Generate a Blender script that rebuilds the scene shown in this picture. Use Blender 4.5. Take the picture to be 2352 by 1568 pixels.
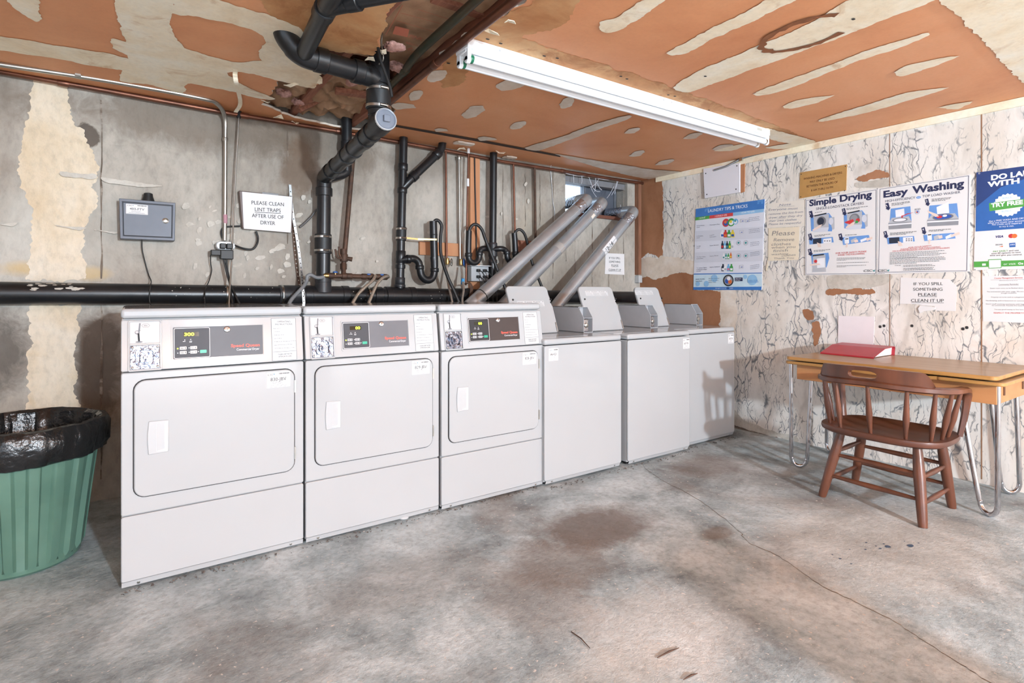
import bpy, bmesh, math, random
from mathutils import Vector, Matrix, noise
R = random.Random(7)
for o in list(bpy.data.objects): bpy.data.objects.remove(o)
SC = bpy.context.scene
COL = SC.collection

# ---------------------------------------------------------------- camera
FPX, YAW, V0 = 1259.7447, 0.6074, 670.6455
CAM = Vector((0.0332, -2.6, 1.1566))
cd = bpy.data.cameras.new('camera'); cam = bpy.data.objects.new('camera', cd); COL.objects.link(cam)
cam.location = CAM; cam.rotation_euler = (math.pi/2, 0, -YAW)
cd.sensor_width = 36; cd.lens = 36*FPX/2352; cd.shift_y = (V0-784)/2352; cd.clip_start = 0.05; cd.clip_end = 100
SC.camera = cam
# ---------------------------------------------------------------- world, lights, exposure
SC.view_settings.view_transform = 'Standard'; SC.view_settings.look = 'None'
SC.view_settings.exposure = 0.38; SC.view_settings.gamma = 1.0; SC.view_settings.use_curve_mapping = False
w = bpy.data.worlds.new('daylight'); SC.world = w; w.use_nodes = True
bg = w.node_tree.nodes['Background']; bg.inputs[0].default_value = (0.78, 0.93, 1.10, 1); bg.inputs[1].default_value = 2.5
def lamp(name, kind, loc, energy, col=(1, 1, 1), **k):
    l = bpy.data.lights.new(name, kind); l.energy = energy; l.color = col
    for a, v in k.items(): setattr(l, a, v)
    o = bpy.data.objects.new(name, l); COL.objects.link(o); o.location = loc
    return o
lamp('far_room_lamp', 'POINT', (1.15, -6.9, 1.84), 1180, (0.83, 0.97, 1.09), shadow_soft_size=0.10)

lamp('added_fill_light', 'AREA', (0.3, -2.2, 2.22), 4, (0.80, 0.97, 1.10), shape='RECTANGLE', size=1.6, size_y=.12)  # both area lights are unseen fills, added to brighten floor and ceiling
lamp('added_fill_light', 'AREA', (2.4, -2.6, 2.22), 4, (0.80, 0.97, 1.10), shape='RECTANGLE', size=1.6, size_y=.12)

# ---------------------------------------------------------------- helpers
XR, YB, ZC = 4.2564, 1.21, 2.28           # right wall, back wall, ceiling
FW = Vector((math.sin(YAW), math.cos(YAW), 0)); RT = Vector((math.cos(YAW), -math.sin(YAW), 0)); UPV = Vector((0, 0, 1))
def W(u, v, ax, val):                       # a sight line of the survey met with the plane axis = val
    d = FW + RT*((u-1176)/FPX) + UPV*((V0-v)/FPX)
    return CAM + d*((val-CAM[ax])/d[ax])
class Fr:                                   # a flat frame: origin, right, up, normal
    def __init__(s, o, r, u):
        s.o, s.r, s.u = Vector(o), Vector(r).normalized(), Vector(u).normalized(); s.n = s.r.cross(s.u)
    def pt(s, a, b, c=0): return s.o + s.r*a + s.u*b + s.n*c
    def px(s, u, v, c=0):
        d = FW + RT*((u-1176)/FPX) + UPV*((V0-v)/FPX)
        t = (s.o + s.n*c - CAM).dot(s.n)/d.dot(s.n); p = CAM + d*t - s.o
        return (p.dot(s.r), p.dot(s.u))
BW = Fr((0, YB, 0), (1, 0, 0), (0, 0, 1))           # back wall, normal -y
RW = Fr((XR, 0, 0), (0, -1, 0), (0, 0, 1))          # right wall, normal -x
CE = Fr((0, 0, ZC), (1, 0, 0), (0, -1, 0))          # ceiling, normal -z
FL = Fr((0, 0, 0), (1, 0, 0), (0, 1, 0))            # floor, normal +z

def lin(c):
    return tuple(((x/255)/12.92 if x/255 <= .04045 else ((x/255+.055)/1.055)**2.4) for x in c)
MATS = {}
def pm(name, c, rough=.5, metal=0., var=.06, scale=18., bump=0., bscale=None, c2=None, stretch=(1, 1, 1), emit=0., spec=.5, coat=0.):
    if name in MATS: return MATS[name]
    m = bpy.data.materials.new(name); m.use_nodes = True; nt = m.node_tree; N = nt.nodes; L = nt.links
    b = N['Principled BSDF']; b.inputs['Roughness'].default_value = rough; b.inputs['Metallic'].default_value = metal
    b.inputs['Specular IOR Level'].default_value = spec; b.inputs['Coat Weight'].default_value = coat
    tc = N.new('ShaderNodeTexCoord'); mp = N.new('ShaderNodeMapping'); mp.inputs['Scale'].default_value = stretch
    L.new(tc.outputs['Object'], mp.inputs[0])
    no = N.new('ShaderNodeTexNoise'); no.inputs['Scale'].default_value = scale; no.inputs['Detail'].default_value = 5
    L.new(mp.outputs[0], no.inputs['Vector'])
    l1 = lin(c); l2 = lin(c2) if c2 else tuple(x*(1-var) for x in l1)
    if not c2: l1 = tuple(min(1, x*(1+var*.6)) for x in l1)
    rp = N.new('ShaderNodeValToRGB'); rp.color_ramp.elements[0].position = .3; rp.color_ramp.elements[1].position = .7
    rp.color_ramp.elements[0].color = (*l2, 1); rp.color_ramp.elements[1].color = (*l1, 1)
    L.new(no.outputs['Fac'], rp.inputs[0]); L.new(rp.outputs[0], b.inputs['Base Color'])
    if emit:
        L.new(rp.outputs[0], b.inputs['Emission Color']); b.inputs['Emission Strength'].default_value = emit
    if bump:
        n2 = N.new('ShaderNodeTexNoise'); n2.inputs['Scale'].default_value = bscale or scale*2; n2.inputs['Detail'].default_value = 6
        L.new(mp.outputs[0], n2.inputs['Vector'])
        bp = N.new('ShaderNodeBump'); bp.inputs['Strength'].default_value = bump; bp.inputs['Distance'].default_value = .01
        L.new(n2.outputs['Fac'], bp.inputs['Height']); L.new(bp.outputs[0], b.inputs['Normal'])
    MATS[name] = m
    return m

def root_loc(p):
    v = Vector((0, 0, 0))
    while p is not None: v = v + p.location; p = p.parent
    return v
def obj(name, bm, m, parent=None, smooth=True, bev=0, ang=40):
    me = bpy.data.meshes.new(name)
    base = root_loc(parent) if parent else Vector((0, 0, 0))
    bmesh.ops.recalc_face_normals(bm, faces=bm.faces)
    o = bpy.data.objects.new(name, me); COL.objects.link(o)
    if parent is None and bm.verts:
        c = sum((v.co for v in bm.verts), Vector())/len(bm.verts); c.z = min(v.co.z for v in bm.verts); base = c; o.location = c
    bmesh.ops.translate(bm, verts=bm.verts, vec=-base)
    bm.to_mesh(me); bm.free()
    for x in (m if isinstance(m, (list, tuple)) else [m]): me.materials.append(x)
    if smooth:
        for p in me.polygons: p.use_smooth = True
        me.set_sharp_from_angle(angle=math.radians(ang))
    if bev:
        md = o.modifiers.new('edge', 'BEVEL'); md.width = bev; md.segments = 2; md.limit_method = 'ANGLE'; md.angle_limit = math.radians(50)
    if parent: o.parent = parent
    return o
def tag(o, label, cat, group=None):
    o['label'] = label; o['category'] = cat
    if group: o['group'] = group
    return o
def thing(name, label, cat, loc=(0, 0, 0), group=None):
    o = bpy.data.objects.new(name, None); o.empty_display_size = .05; COL.objects.link(o); o.location = loc
    return tag(o, label, cat, group)
def struct(name, bm, m, parent=None, **k):
    o = obj(name, bm, m, parent, **k)
    o['kind'] = 'structure'
    return o
def nb(): return bmesh.new()
def face(bm, vs, mi=0):
    try: f = bm.faces.new(vs)
    except ValueError: return None
    f.material_index = mi; return f
def bx(bm, a, b, mi=0):
    (x0, y0, z0), (x1, y1, z1) = a, b
    v = [bm.verts.new(p) for p in ((x0, y0, z0), (x1, y0, z0), (x1, y1, z0), (x0, y1, z0), (x0, y0, z1), (x1, y0, z1), (x1, y1, z1), (x0, y1, z1))]
    for q in ((0, 3, 2, 1), (4, 5, 6, 7), (0, 1, 5, 4), (1, 2, 6, 5), (2, 3, 7, 6), (3, 0, 4, 7)): face(bm, [v[i] for i in q], mi)
def slab(bm, fr, poly, c0, c1, mi=0, back=True):
    A = [bm.verts.new(fr.pt(a, b, c1)) for a, b in poly]
    face(bm, A, mi)
    if c0 is None: return
    B = [bm.verts.new(fr.pt(a, b, c0)) for a, b in poly]
    if back: face(bm, B[::-1], mi)
    n = len(poly)
    for i in range(n): face(bm, [B[i], B[(i+1) % n], A[(i+1) % n], A[i]], mi)
def rr(a0, b0, a1, b1, r, n=5):
    out = []
    for cx, cy, t in ((a1-r, b1-r, 0), (a0+r, b1-r, 90), (a0+r, b0+r, 180), (a1-r, b0+r, 270)):
        for i in range(n+1):
            q = math.radians(t+90*i/n); out.append((cx+r*math.cos(q), cy+r*math.sin(q)))
    return out
def ring_slab(bm, fr, outer, inner, c0, c1, mi=0):     # frame with a hole, same point count
    n = len(outer)
    oA = [bm.verts.new(fr.pt(a, b, c1)) for a, b in outer]; iA = [bm.verts.new(fr.pt(a, b, c1)) for a, b in inner]
    oB = [bm.verts.new(fr.pt(a, b, c0)) for a, b in outer]; iB = [bm.verts.new(fr.pt(a, b, c0)) for a, b in inner]
    for i in range(n):
        j = (i+1) % n
        face(bm, [oA[i], oA[j], iA[j], iA[i]], mi); face(bm, [oB[j], oB[i], iB[i], iB[j]], mi)
        face(bm, [oB[i], oB[j], oA[j], oA[i]], mi); face(bm, [iA[i], iA[j], iB[j], iB[i]], mi)
def cat(pts, n=6):
    pts = [Vector(p) for p in pts]; out = []
    P = [pts[0]*2-pts[1]] + pts + [pts[-1]*2-pts[-2]]
    for i in range(1, len(P)-2):
        for k in range(n):
            t = k/n; a, b, c, d = P[i-1], P[i], P[i+1], P[i+2]
            out.append(.5*((2*b)+(c-a)*t+(2*a-5*b+4*c-d)*t*t+(3*b-a-3*c+d)*t**3))
    out.append(pts[-1]); return out
def bend(pts, r, n=6):                                # polyline with rounded corners
    pts = [Vector(p) for p in pts]; out = [pts[0]]
    for i in range(1, len(pts)-1):
        a, b, c = pts[i-1], pts[i], pts[i+1]; d1 = (a-b); d2 = (c-b)
        q = min(r, d1.length*.49, d2.length*.49); p = b+d1.normalized()*q; s = b+d2.normalized()*q
        for k in range(n+1):
            t = k/n; out.append(p*(1-t)**2 + b*2*t*(1-t) + s*t*t)
    out.append(pts[-1]); return out
def tube(bm, pts, r, seg=12, caps=True, mi=0, flat=1.0):
    pts = [Vector(p) for p in pts]; n = len(pts); rs = r if isinstance(r, (list, tuple)) else [r]*n
    t0 = (pts[1]-pts[0]).normalized(); up = Vector((0, 0, 1)) if abs(t0.z) < .9 else Vector((1, 0, 0))
    side = t0.cross(up).normalized(); rings = []
    for i in range(n):
        t = ((pts[min(i+1, n-1)]-pts[max(i-1, 0)])).normalized()
        side = (side - t*side.dot(t)).normalized(); u = t.cross(side)
        rings.append([bm.verts.new(pts[i]+(side*math.cos(2*math.pi*k/seg)+u*flat*math.sin(2*math.pi*k/seg))*rs[i]) for k in range(seg)])
    for i in range(n-1):
        for k in range(seg): face(bm, [rings[i][k], rings[i][(k+1) % seg], rings[i+1][(k+1) % seg], rings[i+1][k]], mi)
    if caps: face(bm, rings[0][::-1], mi); face(bm, rings[-1], mi)
def cyl(bm, a, b, r, seg=20, mi=0, r2=None): tube(bm, [a, b], [r, r if r2 is None else r2], seg, True, mi)
def lathe(bm, c, prof, seg=32, mi=0, ax=(0, 0, 1), cap0=False, cap1=False):
    c = Vector(c); ax = Vector(ax).normalized(); s = ax.orthogonal().normalized(); u = ax.cross(s); rings = []
    for r, h in prof: rings.append([bm.verts.new(c+ax*h+(s*math.cos(2*math.pi*k/seg)+u*math.sin(2*math.pi*k/seg))*r) for k in range(seg)])
    for i in range(len(rings)-1):
        for k in range(seg): face(bm, [rings[i][k], rings[i][(k+1) % seg], rings[i+1][(k+1) % seg], rings[i+1][k]], mi)
    if cap0: face(bm, rings[0][::-1], mi)
    if cap1: face(bm, rings[-1], mi)
def ribbon(bm, pts, wdir, wid, th, mi=0):
    wdir = Vector(wdir).normalized(); P = [Vector(p) for p in pts]; rg = []
    for i, p in enumerate(P):
        t = (P[min(i+1, len(P)-1)]-P[max(i-1, 0)]).normalized(); n = t.cross(wdir).normalized()
        rg.append([bm.verts.new(p+wdir*wid/2*a+n*th/2*b) for a, b in ((-1, -1), (1, -1), (1, 1), (-1, 1))])
    for i in range(len(rg)-1):
        for k in range(4): face(bm, [rg[i][k], rg[i][(k+1) % 4], rg[i+1][(k+1) % 4], rg[i+1][k]], mi)
    face(bm, rg[0][::-1], mi); face(bm, rg[-1], mi)
from mathutils.geometry import delaunay_2d_cdt
def inside(p, poly):
    c = False; n = len(poly); x, y = p
    for i in range(n):
        (x1, y1), (x2, y2) = poly[i], poly[i-1]
        if (y1 > y) != (y2 > y) and x < (x2-x1)*(y-y1)/(y2-y1)+x1: c = not c
    return c
def tess(bm, fr, poly, c, mi=0, holes=(), ccw=True):      # flat outline (with holes) filled with clean triangles
    P = [Vector(p) for p in poly]; E = [(i, (i+1) % len(P)) for i in range(len(P))]
    for h in holes: k = len(P); P += [Vector(p) for p in h]; E += [(k+i, k+(i+1) % len(h)) for i in range(len(h))]
    V, _, F, *_ = delaunay_2d_cdt(P, E, [], 0, 1e-6)
    bv = [bm.verts.new(fr.pt(v.x, v.y, c)) for v in V]; out = []
    for f in F:
        m = sum((V[i] for i in f), Vector((0, 0)))/len(f)
        if inside(m, poly) and not any(inside(m, h) for h in holes):
            a = (V[f[1]]-V[f[0]]).cross(V[f[2]]-V[f[0]]); g = face(bm, [bv[i] for i in (f if a > 0 else f[::-1])], mi); out.append(g)
    bmesh.ops.delete(bm, geom=[v for v in bv if not v.link_faces], context='VERTS')
    return out
def jag(poly, amp, step):
    out = []; n = len(poly)
    for i in range(n):
        a = Vector(poly[i]); b = Vector(poly[(i+1) % n]); d = b-a; k = max(1, int(d.length/step)); nn = Vector((-d.y, d.x)).normalized() if d.length > 0 else Vector((0, 0))
        for j in range(k):
            p = a+d*(j/k); f = R.uniform(-1, 1)*amp*(1 if j else .4); out.append((p.x+nn.x*f, p.y+nn.y*f))
    return out
def rough(poly, amp, step=.009):                       # the same outline, rounded and worn by noise of several sizes
    P = [Vector(p) for p in poly]; n = len(P); out = []
    for i in range(n):
        a, b, c, d = P[i-1], P[i], P[(i+1) % n], P[(i+2) % n]; k = max(1, int((c-b).length/step))
        for j in range(k):
            t = j/k; m = .5*((2*b)+(c-a)*t+(2*a-5*b+4*c-d)*t*t+(3*b-a-3*c+d)*t**3); l = b.lerp(c, t); out.append(l.lerp(m, .55))
    res = []; m_ = len(out)
    for i in range(m_):
        t = out[(i+1) % m_]-out[i-1]; nn = Vector((-t.y, t.x)); nn = nn.normalized() if nn.length > 0 else nn; q = Vector((out[i].x, out[i].y, amp*50))
        f = noise.noise(q*9)+.7*noise.noise(q*24)+.5*noise.noise(q*70); res.append(tuple(out[i]+nn*f*amp))
    return res
_glyph = {}
def glyphs(s, bold):
    key = (s, bold)
    if key not in _glyph:
        c = bpy.data.curves.new('t', 'FONT'); c.body = s; c.size = 1; c.offset = bold; c.resolution_u = 3; c.fill_mode = 'FRONT'
        o = bpy.data.objects.new('t', c); COL.objects.link(o); bpy.context.view_layer.update()
        me = bpy.data.meshes.new_from_object(o.evaluated_get(bpy.context.evaluated_depsgraph_get()))
        vs = [(v.co.x, v.co.y) for v in me.vertices]; fs = [tuple(p.vertices) for p in me.polygons]
        bpy.data.objects.remove(o); bpy.data.curves.remove(c); bpy.data.meshes.remove(me)
        _glyph[key] = (vs, fs)
    return _glyph[key]
class Ink:                                   # printed marks on one flat face, gathered into one mesh
    def __init__(s, fr, c=.0012): s.fr, s.c, s.bm, s.m, s.k = fr, c, nb(), [], 0
    def mi(s, m):
        if m not in s.m: s.m.append(m)
        return s.m.index(m)
    def lift(s): s.k += 1; return s.c + .000011*s.k
    def poly(s, pts, m, jagged=0):
        c = s.lift(); face(s.bm, [s.bm.verts.new(s.fr.pt(a, b, c)) for a, b in pts], s.mi(m))
    def ppoly(s, pts, m): s.poly([s.fr.px(*p) for p in pts], m)
    def disc(s, a, b, r, m, n=20, ry=None):
        s.poly([(a+r*math.cos(2*math.pi*i/n), b+(ry or r)*math.sin(2*math.pi*i/n)) for i in range(n)], m)
    def ring(s, a, b, r, wd, m, n=24):
        c = s.lift(); A = [[s.bm.verts.new(s.fr.pt(a+q*math.cos(2*math.pi*i/n), b+q*math.sin(2*math.pi*i/n), c)) for i in range(n)] for q in (r-wd, r)]
        for i in range(n): face(s.bm, [A[0][i], A[1][i], A[1][(i+1) % n], A[0][(i+1) % n]], s.mi(m))
    def line(s, p, q, wd, m):
        p = Vector(p); q = Vector(q); d = (q-p).normalized(); n = Vector((-d.y, d.x))*wd/2
        s.poly([tuple(p-n), tuple(q-n), tuple(q+n), tuple(p+n)], m)
    def text(s, t, p, q, h, m, bold=0., slant=0., fit=True):   # baseline from p to q, capital height h
        if 0 < bold < .03:                                   # slightly heavier strokes: printed twice with a small shift
            sh = Vector((bold*h*.9, 0)); s.text(t, Vector(p)-sh*.5, Vector(q)-sh*.5, h, m, 0., slant); p, q, bold = Vector(p)+sh*.5, Vector(q)+sh*.5, 0.
        vs, fs = glyphs(t, bold)
        if not vs: return
        p = Vector(p); q = Vector(q); L = (q-p).length; d = (q-p).normalized(); n = Vector((-d.y, d.x))
        x0 = min(v[0] for v in vs); x1 = max(v[0] for v in vs); k = L/(x1-x0); ky = h/.70; c = s.lift(); mi = s.mi(m); bv = []
        for x, y in vs:
            P = p + d*((x-x0)*k + slant*y*ky) + n*(y*ky); bv.append(s.bm.verts.new(s.fr.pt(P.x, P.y, c)))
        for f in fs: face(s.bm, [bv[i] for i in f], mi)
    def ptext(s, t, a, b, hp, m, bold=0., slant=0.):            # the same from photo survey points
        p = s.fr.px(*a); q = s.fr.px(*b); h = abs(s.fr.px(a[0], a[1]-hp)[1]-p[1]); s.text(t, p, q, h, m, bold, slant)
    def pline(s, a, b, wd, m): s.line(s.fr.px(*a), s.fr.px(*b), wd, m)
    def fine(s, p, q, h, m, rows=1, gap=.004, frac=1.):          # unreadably small print as rows of word-long dashes
        p = Vector(p); q = Vector(q)
        for r in range(rows):
            L = (q-p).length*(frac if r == rows-1 else R.uniform(.85, 1)); x = 0; d = (q-p).normalized(); n = Vector((-d.y, d.x))
            while x < L-h*1.5:
                wl = min(R.uniform(1.6, 5)*h, L-x); a = p+d*x-n*gap*r; s.line(tuple(a), tuple(a+d*wl), h*.72, m); x += wl+h*.9
    def done(s, name, parent, label=None):
        o = obj(name, s.bm, s.m, parent, smooth=False)
        if label: o['label'] = label
        return o
# ---------------------------------------------------------------- setting materials
def surf(name, base, dark, light, sc=1.6, fine=30, bump=.25, rough=.85, stretch=(1, 1, 1), stain=None, stain_sc=.7, stain_pos=(.55, .75), speck=None, fine_amt=.45, spec=.3):
    m = bpy.data.materials.new(name); m.use_nodes = True; nt = m.node_tree; N = nt.nodes; L = nt.links; b = N['Principled BSDF']
    b.inputs['Roughness'].default_value = rough; b.inputs['Specular IOR Level'].default_value = spec
    g = N.new('ShaderNodeNewGeometry'); mp = N.new('ShaderNodeMapping'); mp.inputs['Scale'].default_value = stretch; L.new(g.outputs['Position'], mp.inputs[0])
    def nz(s, det=6, rg=.6, dist=0., v=None):
        n = N.new('ShaderNodeTexNoise'); n.inputs['Scale'].default_value = s; n.inputs['Detail'].default_value = det; n.inputs['Roughness'].default_value = rg; n.inputs['Distortion'].default_value = dist
        L.new(v or mp.outputs[0], n.inputs['Vector']); return n.outputs['Fac']
    def ramp(f, stops):
        r = N.new('ShaderNodeValToRGB'); e = r.color_ramp.elements
        while len(e) < len(stops): e.new(.5)
        for i, (p, c) in enumerate(stops): e[i].position = p; e[i].color = (*c, 1)
        L.new(f, r.inputs[0]); return r.outputs[0]
    def mix(f, a, c, mode='MIX'):
        x = N.new('ShaderNodeMix'); x.data_type = 'RGBA'; x.blend_type = mode
        if isinstance(f, float): x.inputs[0].default_value = f
        else: L.new(f, x.inputs[0])
        for sk, val in ((x.inputs[6], a), (x.inputs[7], c)):
            if isinstance(val, tuple): sk.default_value = (*val, 1)
            else: L.new(val, sk)
        return x.outputs[2]
    c = ramp(nz(sc, 8, .62, .4), [(.32, lin(dark)), (.5, lin(base)), (.68, lin(light))])
    f = ramp(nz(fine, 6, .7), [(.3, (.62, .62, .62)), (.52, (1, 1, 1)), (.75, (1.18, 1.18, 1.18))])
    c = mix(fine_amt, c, f, 'MULTIPLY')
    if stain:
        s = ramp(nz(stain_sc, 7, .65, .8, g.outputs['Position']), [(stain_pos[0], (0, 0, 0)), (stain_pos[1], (1, 1, 1))])
        c = mix(s, c, mix(.75, c, lin(stain), 'MIX'))
    if speck:
        s = ramp(nz(55, 3, .5, .3, g.outputs['Position']), [(.66, (0, 0, 0)), (.70, (1, 1, 1))]); c = mix(s, c, lin(speck))
    L.new(c, b.inputs['Base Color'])
    bp = N.new('ShaderNodeBump'); bp.inputs['Strength'].default_value = bump; bp.inputs['Distance'].default_value = .012
    L.new(nz(fine*1.3, 8, .7), bp.inputs['Height']); L.new(bp.outputs[0], b.inputs['Normal'])
    m['fn'] = 1
    MATS[name] = m
    return m, nt, c, mix, ramp, nz, mp, g, b
M_GYP = surf('brown_paper_drywall', (226, 158, 112), (214, 143, 98), (232, 170, 126), 1.1, 60, .05, .5, (1, 1, 1), None, .7, (.55, .75), None, .12, .35)[0]
M_GYPW = surf('brown_paper_wallboard', (166, 116, 84), (150, 100, 70), (178, 128, 96), 2.4, 50, .08, .7, (1, 1, 1), None, .7, (.55, .75), None, .15)[0]
M_TAN = surf('water_stained_drywall', (206, 155, 108), (186, 128, 82), (219, 180, 134), 3.2, 30, .06, .7, (1, 1, 1), (176, 120, 78), 3, (.55, .62), None, .15)[0]
M_MUD = surf('joint_compound', (250, 236, 210), (240, 220, 188), (252, 244, 226), 4, 40, .12, .8, (1, 1, 1), (214, 178, 136), 5, (.58, .70), None, .2)[0]
M_MUDW = surf('white_joint_compound', (228, 214, 198), (214, 198, 180), (238, 230, 220), 6, 40, .12, .8, (1, 1, 1), None, 6, (.58, .68), None, .2)[0]
M_CREAM = surf('cream_wall_patch', (226, 209, 184), (214, 192, 160), (234, 222, 204), 3, 35, .5, .85, (1, 1, .6), (206, 176, 128), 2.2, (.56, .72), None, .4)[0]
M_FLECK = surf('pale_scraped_concrete', (200, 193, 182), (190, 182, 170), (210, 204, 194), 8, 40, .15, .85)[0]
M_GRIME = surf('dark_grimy_concrete', (118, 104, 92), (92, 80, 70), (160, 148, 136), 6, 40, .5, .95, (1, 1, .6), (176, 166, 154), 9, (.52, .6))[0]
M_DAMP = surf('brown_dirty_concrete', (160, 142, 124), (140, 122, 105), (176, 160, 144), 3, 30, .3, .9, (1, 1, .5))[0]

def soft_blobs(parts, blobs, axes=(0, 1)):
    m, nt, c, mix, ramp, nz, mp, g, b = parts; N, L = nt.nodes, nt.links
    for cx, cy, rx, ry, k, col, lo in blobs:
        q = N.new('ShaderNodeMapping'); q.vector_type = 'TEXTURE'
        q.inputs['Location'].default_value = (cx, cy, 0) if axes == (0, 1) else (cx, 0, cy); q.inputs['Scale'].default_value = (rx, ry, 1) if axes == (0, 1) else (rx, 9, ry); L.new(g.outputs['Position'], q.inputs[0])
        d = N.new('ShaderNodeVectorMath'); d.operation = 'LENGTH'; L.new(q.outputs[0], d.inputs[0])
        a = N.new('ShaderNodeMath'); a.operation = 'MULTIPLY_ADD'; L.new(nz(9 if axes != (0, 1) else 7, 7, .7, .6, g.outputs['Position']), a.inputs[0]); a.inputs[1].default_value = 1.1; L.new(d.outputs['Value'], a.inputs[2])
        e = N.new('ShaderNodeMath'); e.operation = 'SUBTRACT'; L.new(a.outputs[0], e.inputs[0]); e.inputs[1].default_value = .55
        c = mix(ramp(e.outputs[0], [(lo, (1, 1, 1)), (1.0, (0, 0, 0))]), c, mix(k, c, lin(col)))
    L.new(c, b.inputs['Base Color']); return m
def wall_marks():
    P = surf('board_formed_concrete', (178, 170, 159), (150, 141, 130), (198, 192, 182), 1.5, 24, .25, .9, (1, 1, .5), (130, 116, 102), 1.0, (.56, .80), None, .55)
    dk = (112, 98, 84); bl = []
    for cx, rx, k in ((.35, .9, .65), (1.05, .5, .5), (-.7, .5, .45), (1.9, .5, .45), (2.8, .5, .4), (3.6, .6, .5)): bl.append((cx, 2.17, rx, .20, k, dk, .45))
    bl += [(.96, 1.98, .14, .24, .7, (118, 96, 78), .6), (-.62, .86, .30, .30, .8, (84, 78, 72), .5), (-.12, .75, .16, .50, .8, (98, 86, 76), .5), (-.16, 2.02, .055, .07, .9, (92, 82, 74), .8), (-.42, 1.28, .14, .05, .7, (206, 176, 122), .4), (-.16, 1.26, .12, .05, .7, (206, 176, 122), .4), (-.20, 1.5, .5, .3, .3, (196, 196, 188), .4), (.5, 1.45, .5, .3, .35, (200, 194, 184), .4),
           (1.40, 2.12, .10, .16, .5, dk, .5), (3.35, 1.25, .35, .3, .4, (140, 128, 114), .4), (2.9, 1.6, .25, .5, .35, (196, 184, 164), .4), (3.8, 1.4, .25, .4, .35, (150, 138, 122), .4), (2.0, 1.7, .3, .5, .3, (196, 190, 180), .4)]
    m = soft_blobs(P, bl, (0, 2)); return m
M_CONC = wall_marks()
def floor_marks():
    m, nt, c, mix, ramp, nz, mp, g, b = surf('worn_concrete_floor', (176, 187, 190), (128, 136, 138), (214, 222, 224), 2.6, 34, .7, .8, (1, 1, 1), (132, 118, 108), .9, (.54, .74), (214, 208, 202), .8)
    N, L = nt.nodes, nt.links
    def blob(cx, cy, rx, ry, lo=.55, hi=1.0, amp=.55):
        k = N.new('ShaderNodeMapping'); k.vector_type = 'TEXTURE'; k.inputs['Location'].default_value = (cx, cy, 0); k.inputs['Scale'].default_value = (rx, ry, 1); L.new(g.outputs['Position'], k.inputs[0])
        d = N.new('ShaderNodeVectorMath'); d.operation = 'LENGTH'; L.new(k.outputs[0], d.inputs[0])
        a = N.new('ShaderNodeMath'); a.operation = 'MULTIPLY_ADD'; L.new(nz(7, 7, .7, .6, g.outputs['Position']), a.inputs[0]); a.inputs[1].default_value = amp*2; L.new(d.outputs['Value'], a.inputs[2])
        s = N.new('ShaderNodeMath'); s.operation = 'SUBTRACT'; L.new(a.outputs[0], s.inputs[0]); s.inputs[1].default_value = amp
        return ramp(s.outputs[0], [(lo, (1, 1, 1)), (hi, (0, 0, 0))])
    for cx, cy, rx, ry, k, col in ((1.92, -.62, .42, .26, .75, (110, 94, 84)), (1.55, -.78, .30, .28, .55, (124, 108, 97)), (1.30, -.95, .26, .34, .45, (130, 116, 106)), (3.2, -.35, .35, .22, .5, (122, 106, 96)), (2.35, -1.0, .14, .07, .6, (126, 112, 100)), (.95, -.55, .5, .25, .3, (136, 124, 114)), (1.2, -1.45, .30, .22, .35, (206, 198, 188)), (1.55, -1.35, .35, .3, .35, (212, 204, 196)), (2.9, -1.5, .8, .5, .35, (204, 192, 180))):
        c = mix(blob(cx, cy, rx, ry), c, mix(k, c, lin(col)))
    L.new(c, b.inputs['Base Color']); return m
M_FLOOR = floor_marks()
def wallpaper():
    m, nt, c, mix, ramp, nz, mp, g, b = surf('veined_marble_wallpaper', (234, 228, 220), (222, 212, 200), (241, 237, 232), 3.0, 50, .05, .62, (1, 1, .45), (206, 186, 166), 1.1, (.58, .8), None, .1, .3)
    N, L = nt.nodes, nt.links
    n = N.new('ShaderNodeTexNoise'); n.inputs['Scale'].default_value = 5.5; n.inputs['Detail'].default_value = 4; L.new(g.outputs['Position'], n.inputs['Vector'])
    s = N.new('ShaderNodeVectorMath'); s.operation = 'SCALE'; s.inputs['Scale'].default_value = .16; L.new(n.outputs['Color'], s.inputs[0])
    a = N.new('ShaderNodeVectorMath'); L.new(g.outputs['Position'], a.inputs[0]); L.new(s.outputs[0], a.inputs[1])
    def veins(sx, sz, wd, off):
        q = N.new('ShaderNodeMapping'); q.inputs['Scale'].default_value = (1, sx, sz); q.inputs['Location'].default_value = off; L.new(a.outputs[0], q.inputs[0])
        v = N.new('ShaderNodeTexVoronoi'); v.feature = 'DISTANCE_TO_EDGE'; v.inputs['Scale'].default_value = 1; L.new(q.outputs[0], v.inputs['Vector'])
        return ramp(v.outputs['Distance'], [(0, (1, 1, 1)), (wd*.35, (.8, .8, .8)), (wd, (0, 0, 0))])
    def mask(sc, lo, hi):
        k = N.new('ShaderNodeMapping'); k.inputs['Scale'].default_value = (1, 1.3, .6); L.new(g.outputs['Position'], k.inputs[0])
        return ramp(nz(sc, 4, .6, .5, k.outputs[0]), [(lo, (0, 0, 0)), (hi, (1, 1, 1))])
    v1 = mix(1.0, veins(21, 5.6, .055, (0, 0, 0)), mask(5.5, .46, .56), 'MULTIPLY')
    v2 = mix(1.0, veins(42, 10.5, .055, (3, 1, 2)), mask(8, .50, .58), 'MULTIPLY')
    v3 = mix(1.0, veins(11, 3.2, .20, (5, 1, 9)), mask(3.6, .45, .62), 'MULTIPLY')
    c = mix(v3, c, mix(.35, c, lin((150, 140, 128))))
    c = mix(v1, c, lin((112, 116, 122))); c = mix(v2, c, lin((128, 127, 126)))
    L.new(c, b.inputs['Base Color']); return m
M_PAPER = wallpaper()

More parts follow.
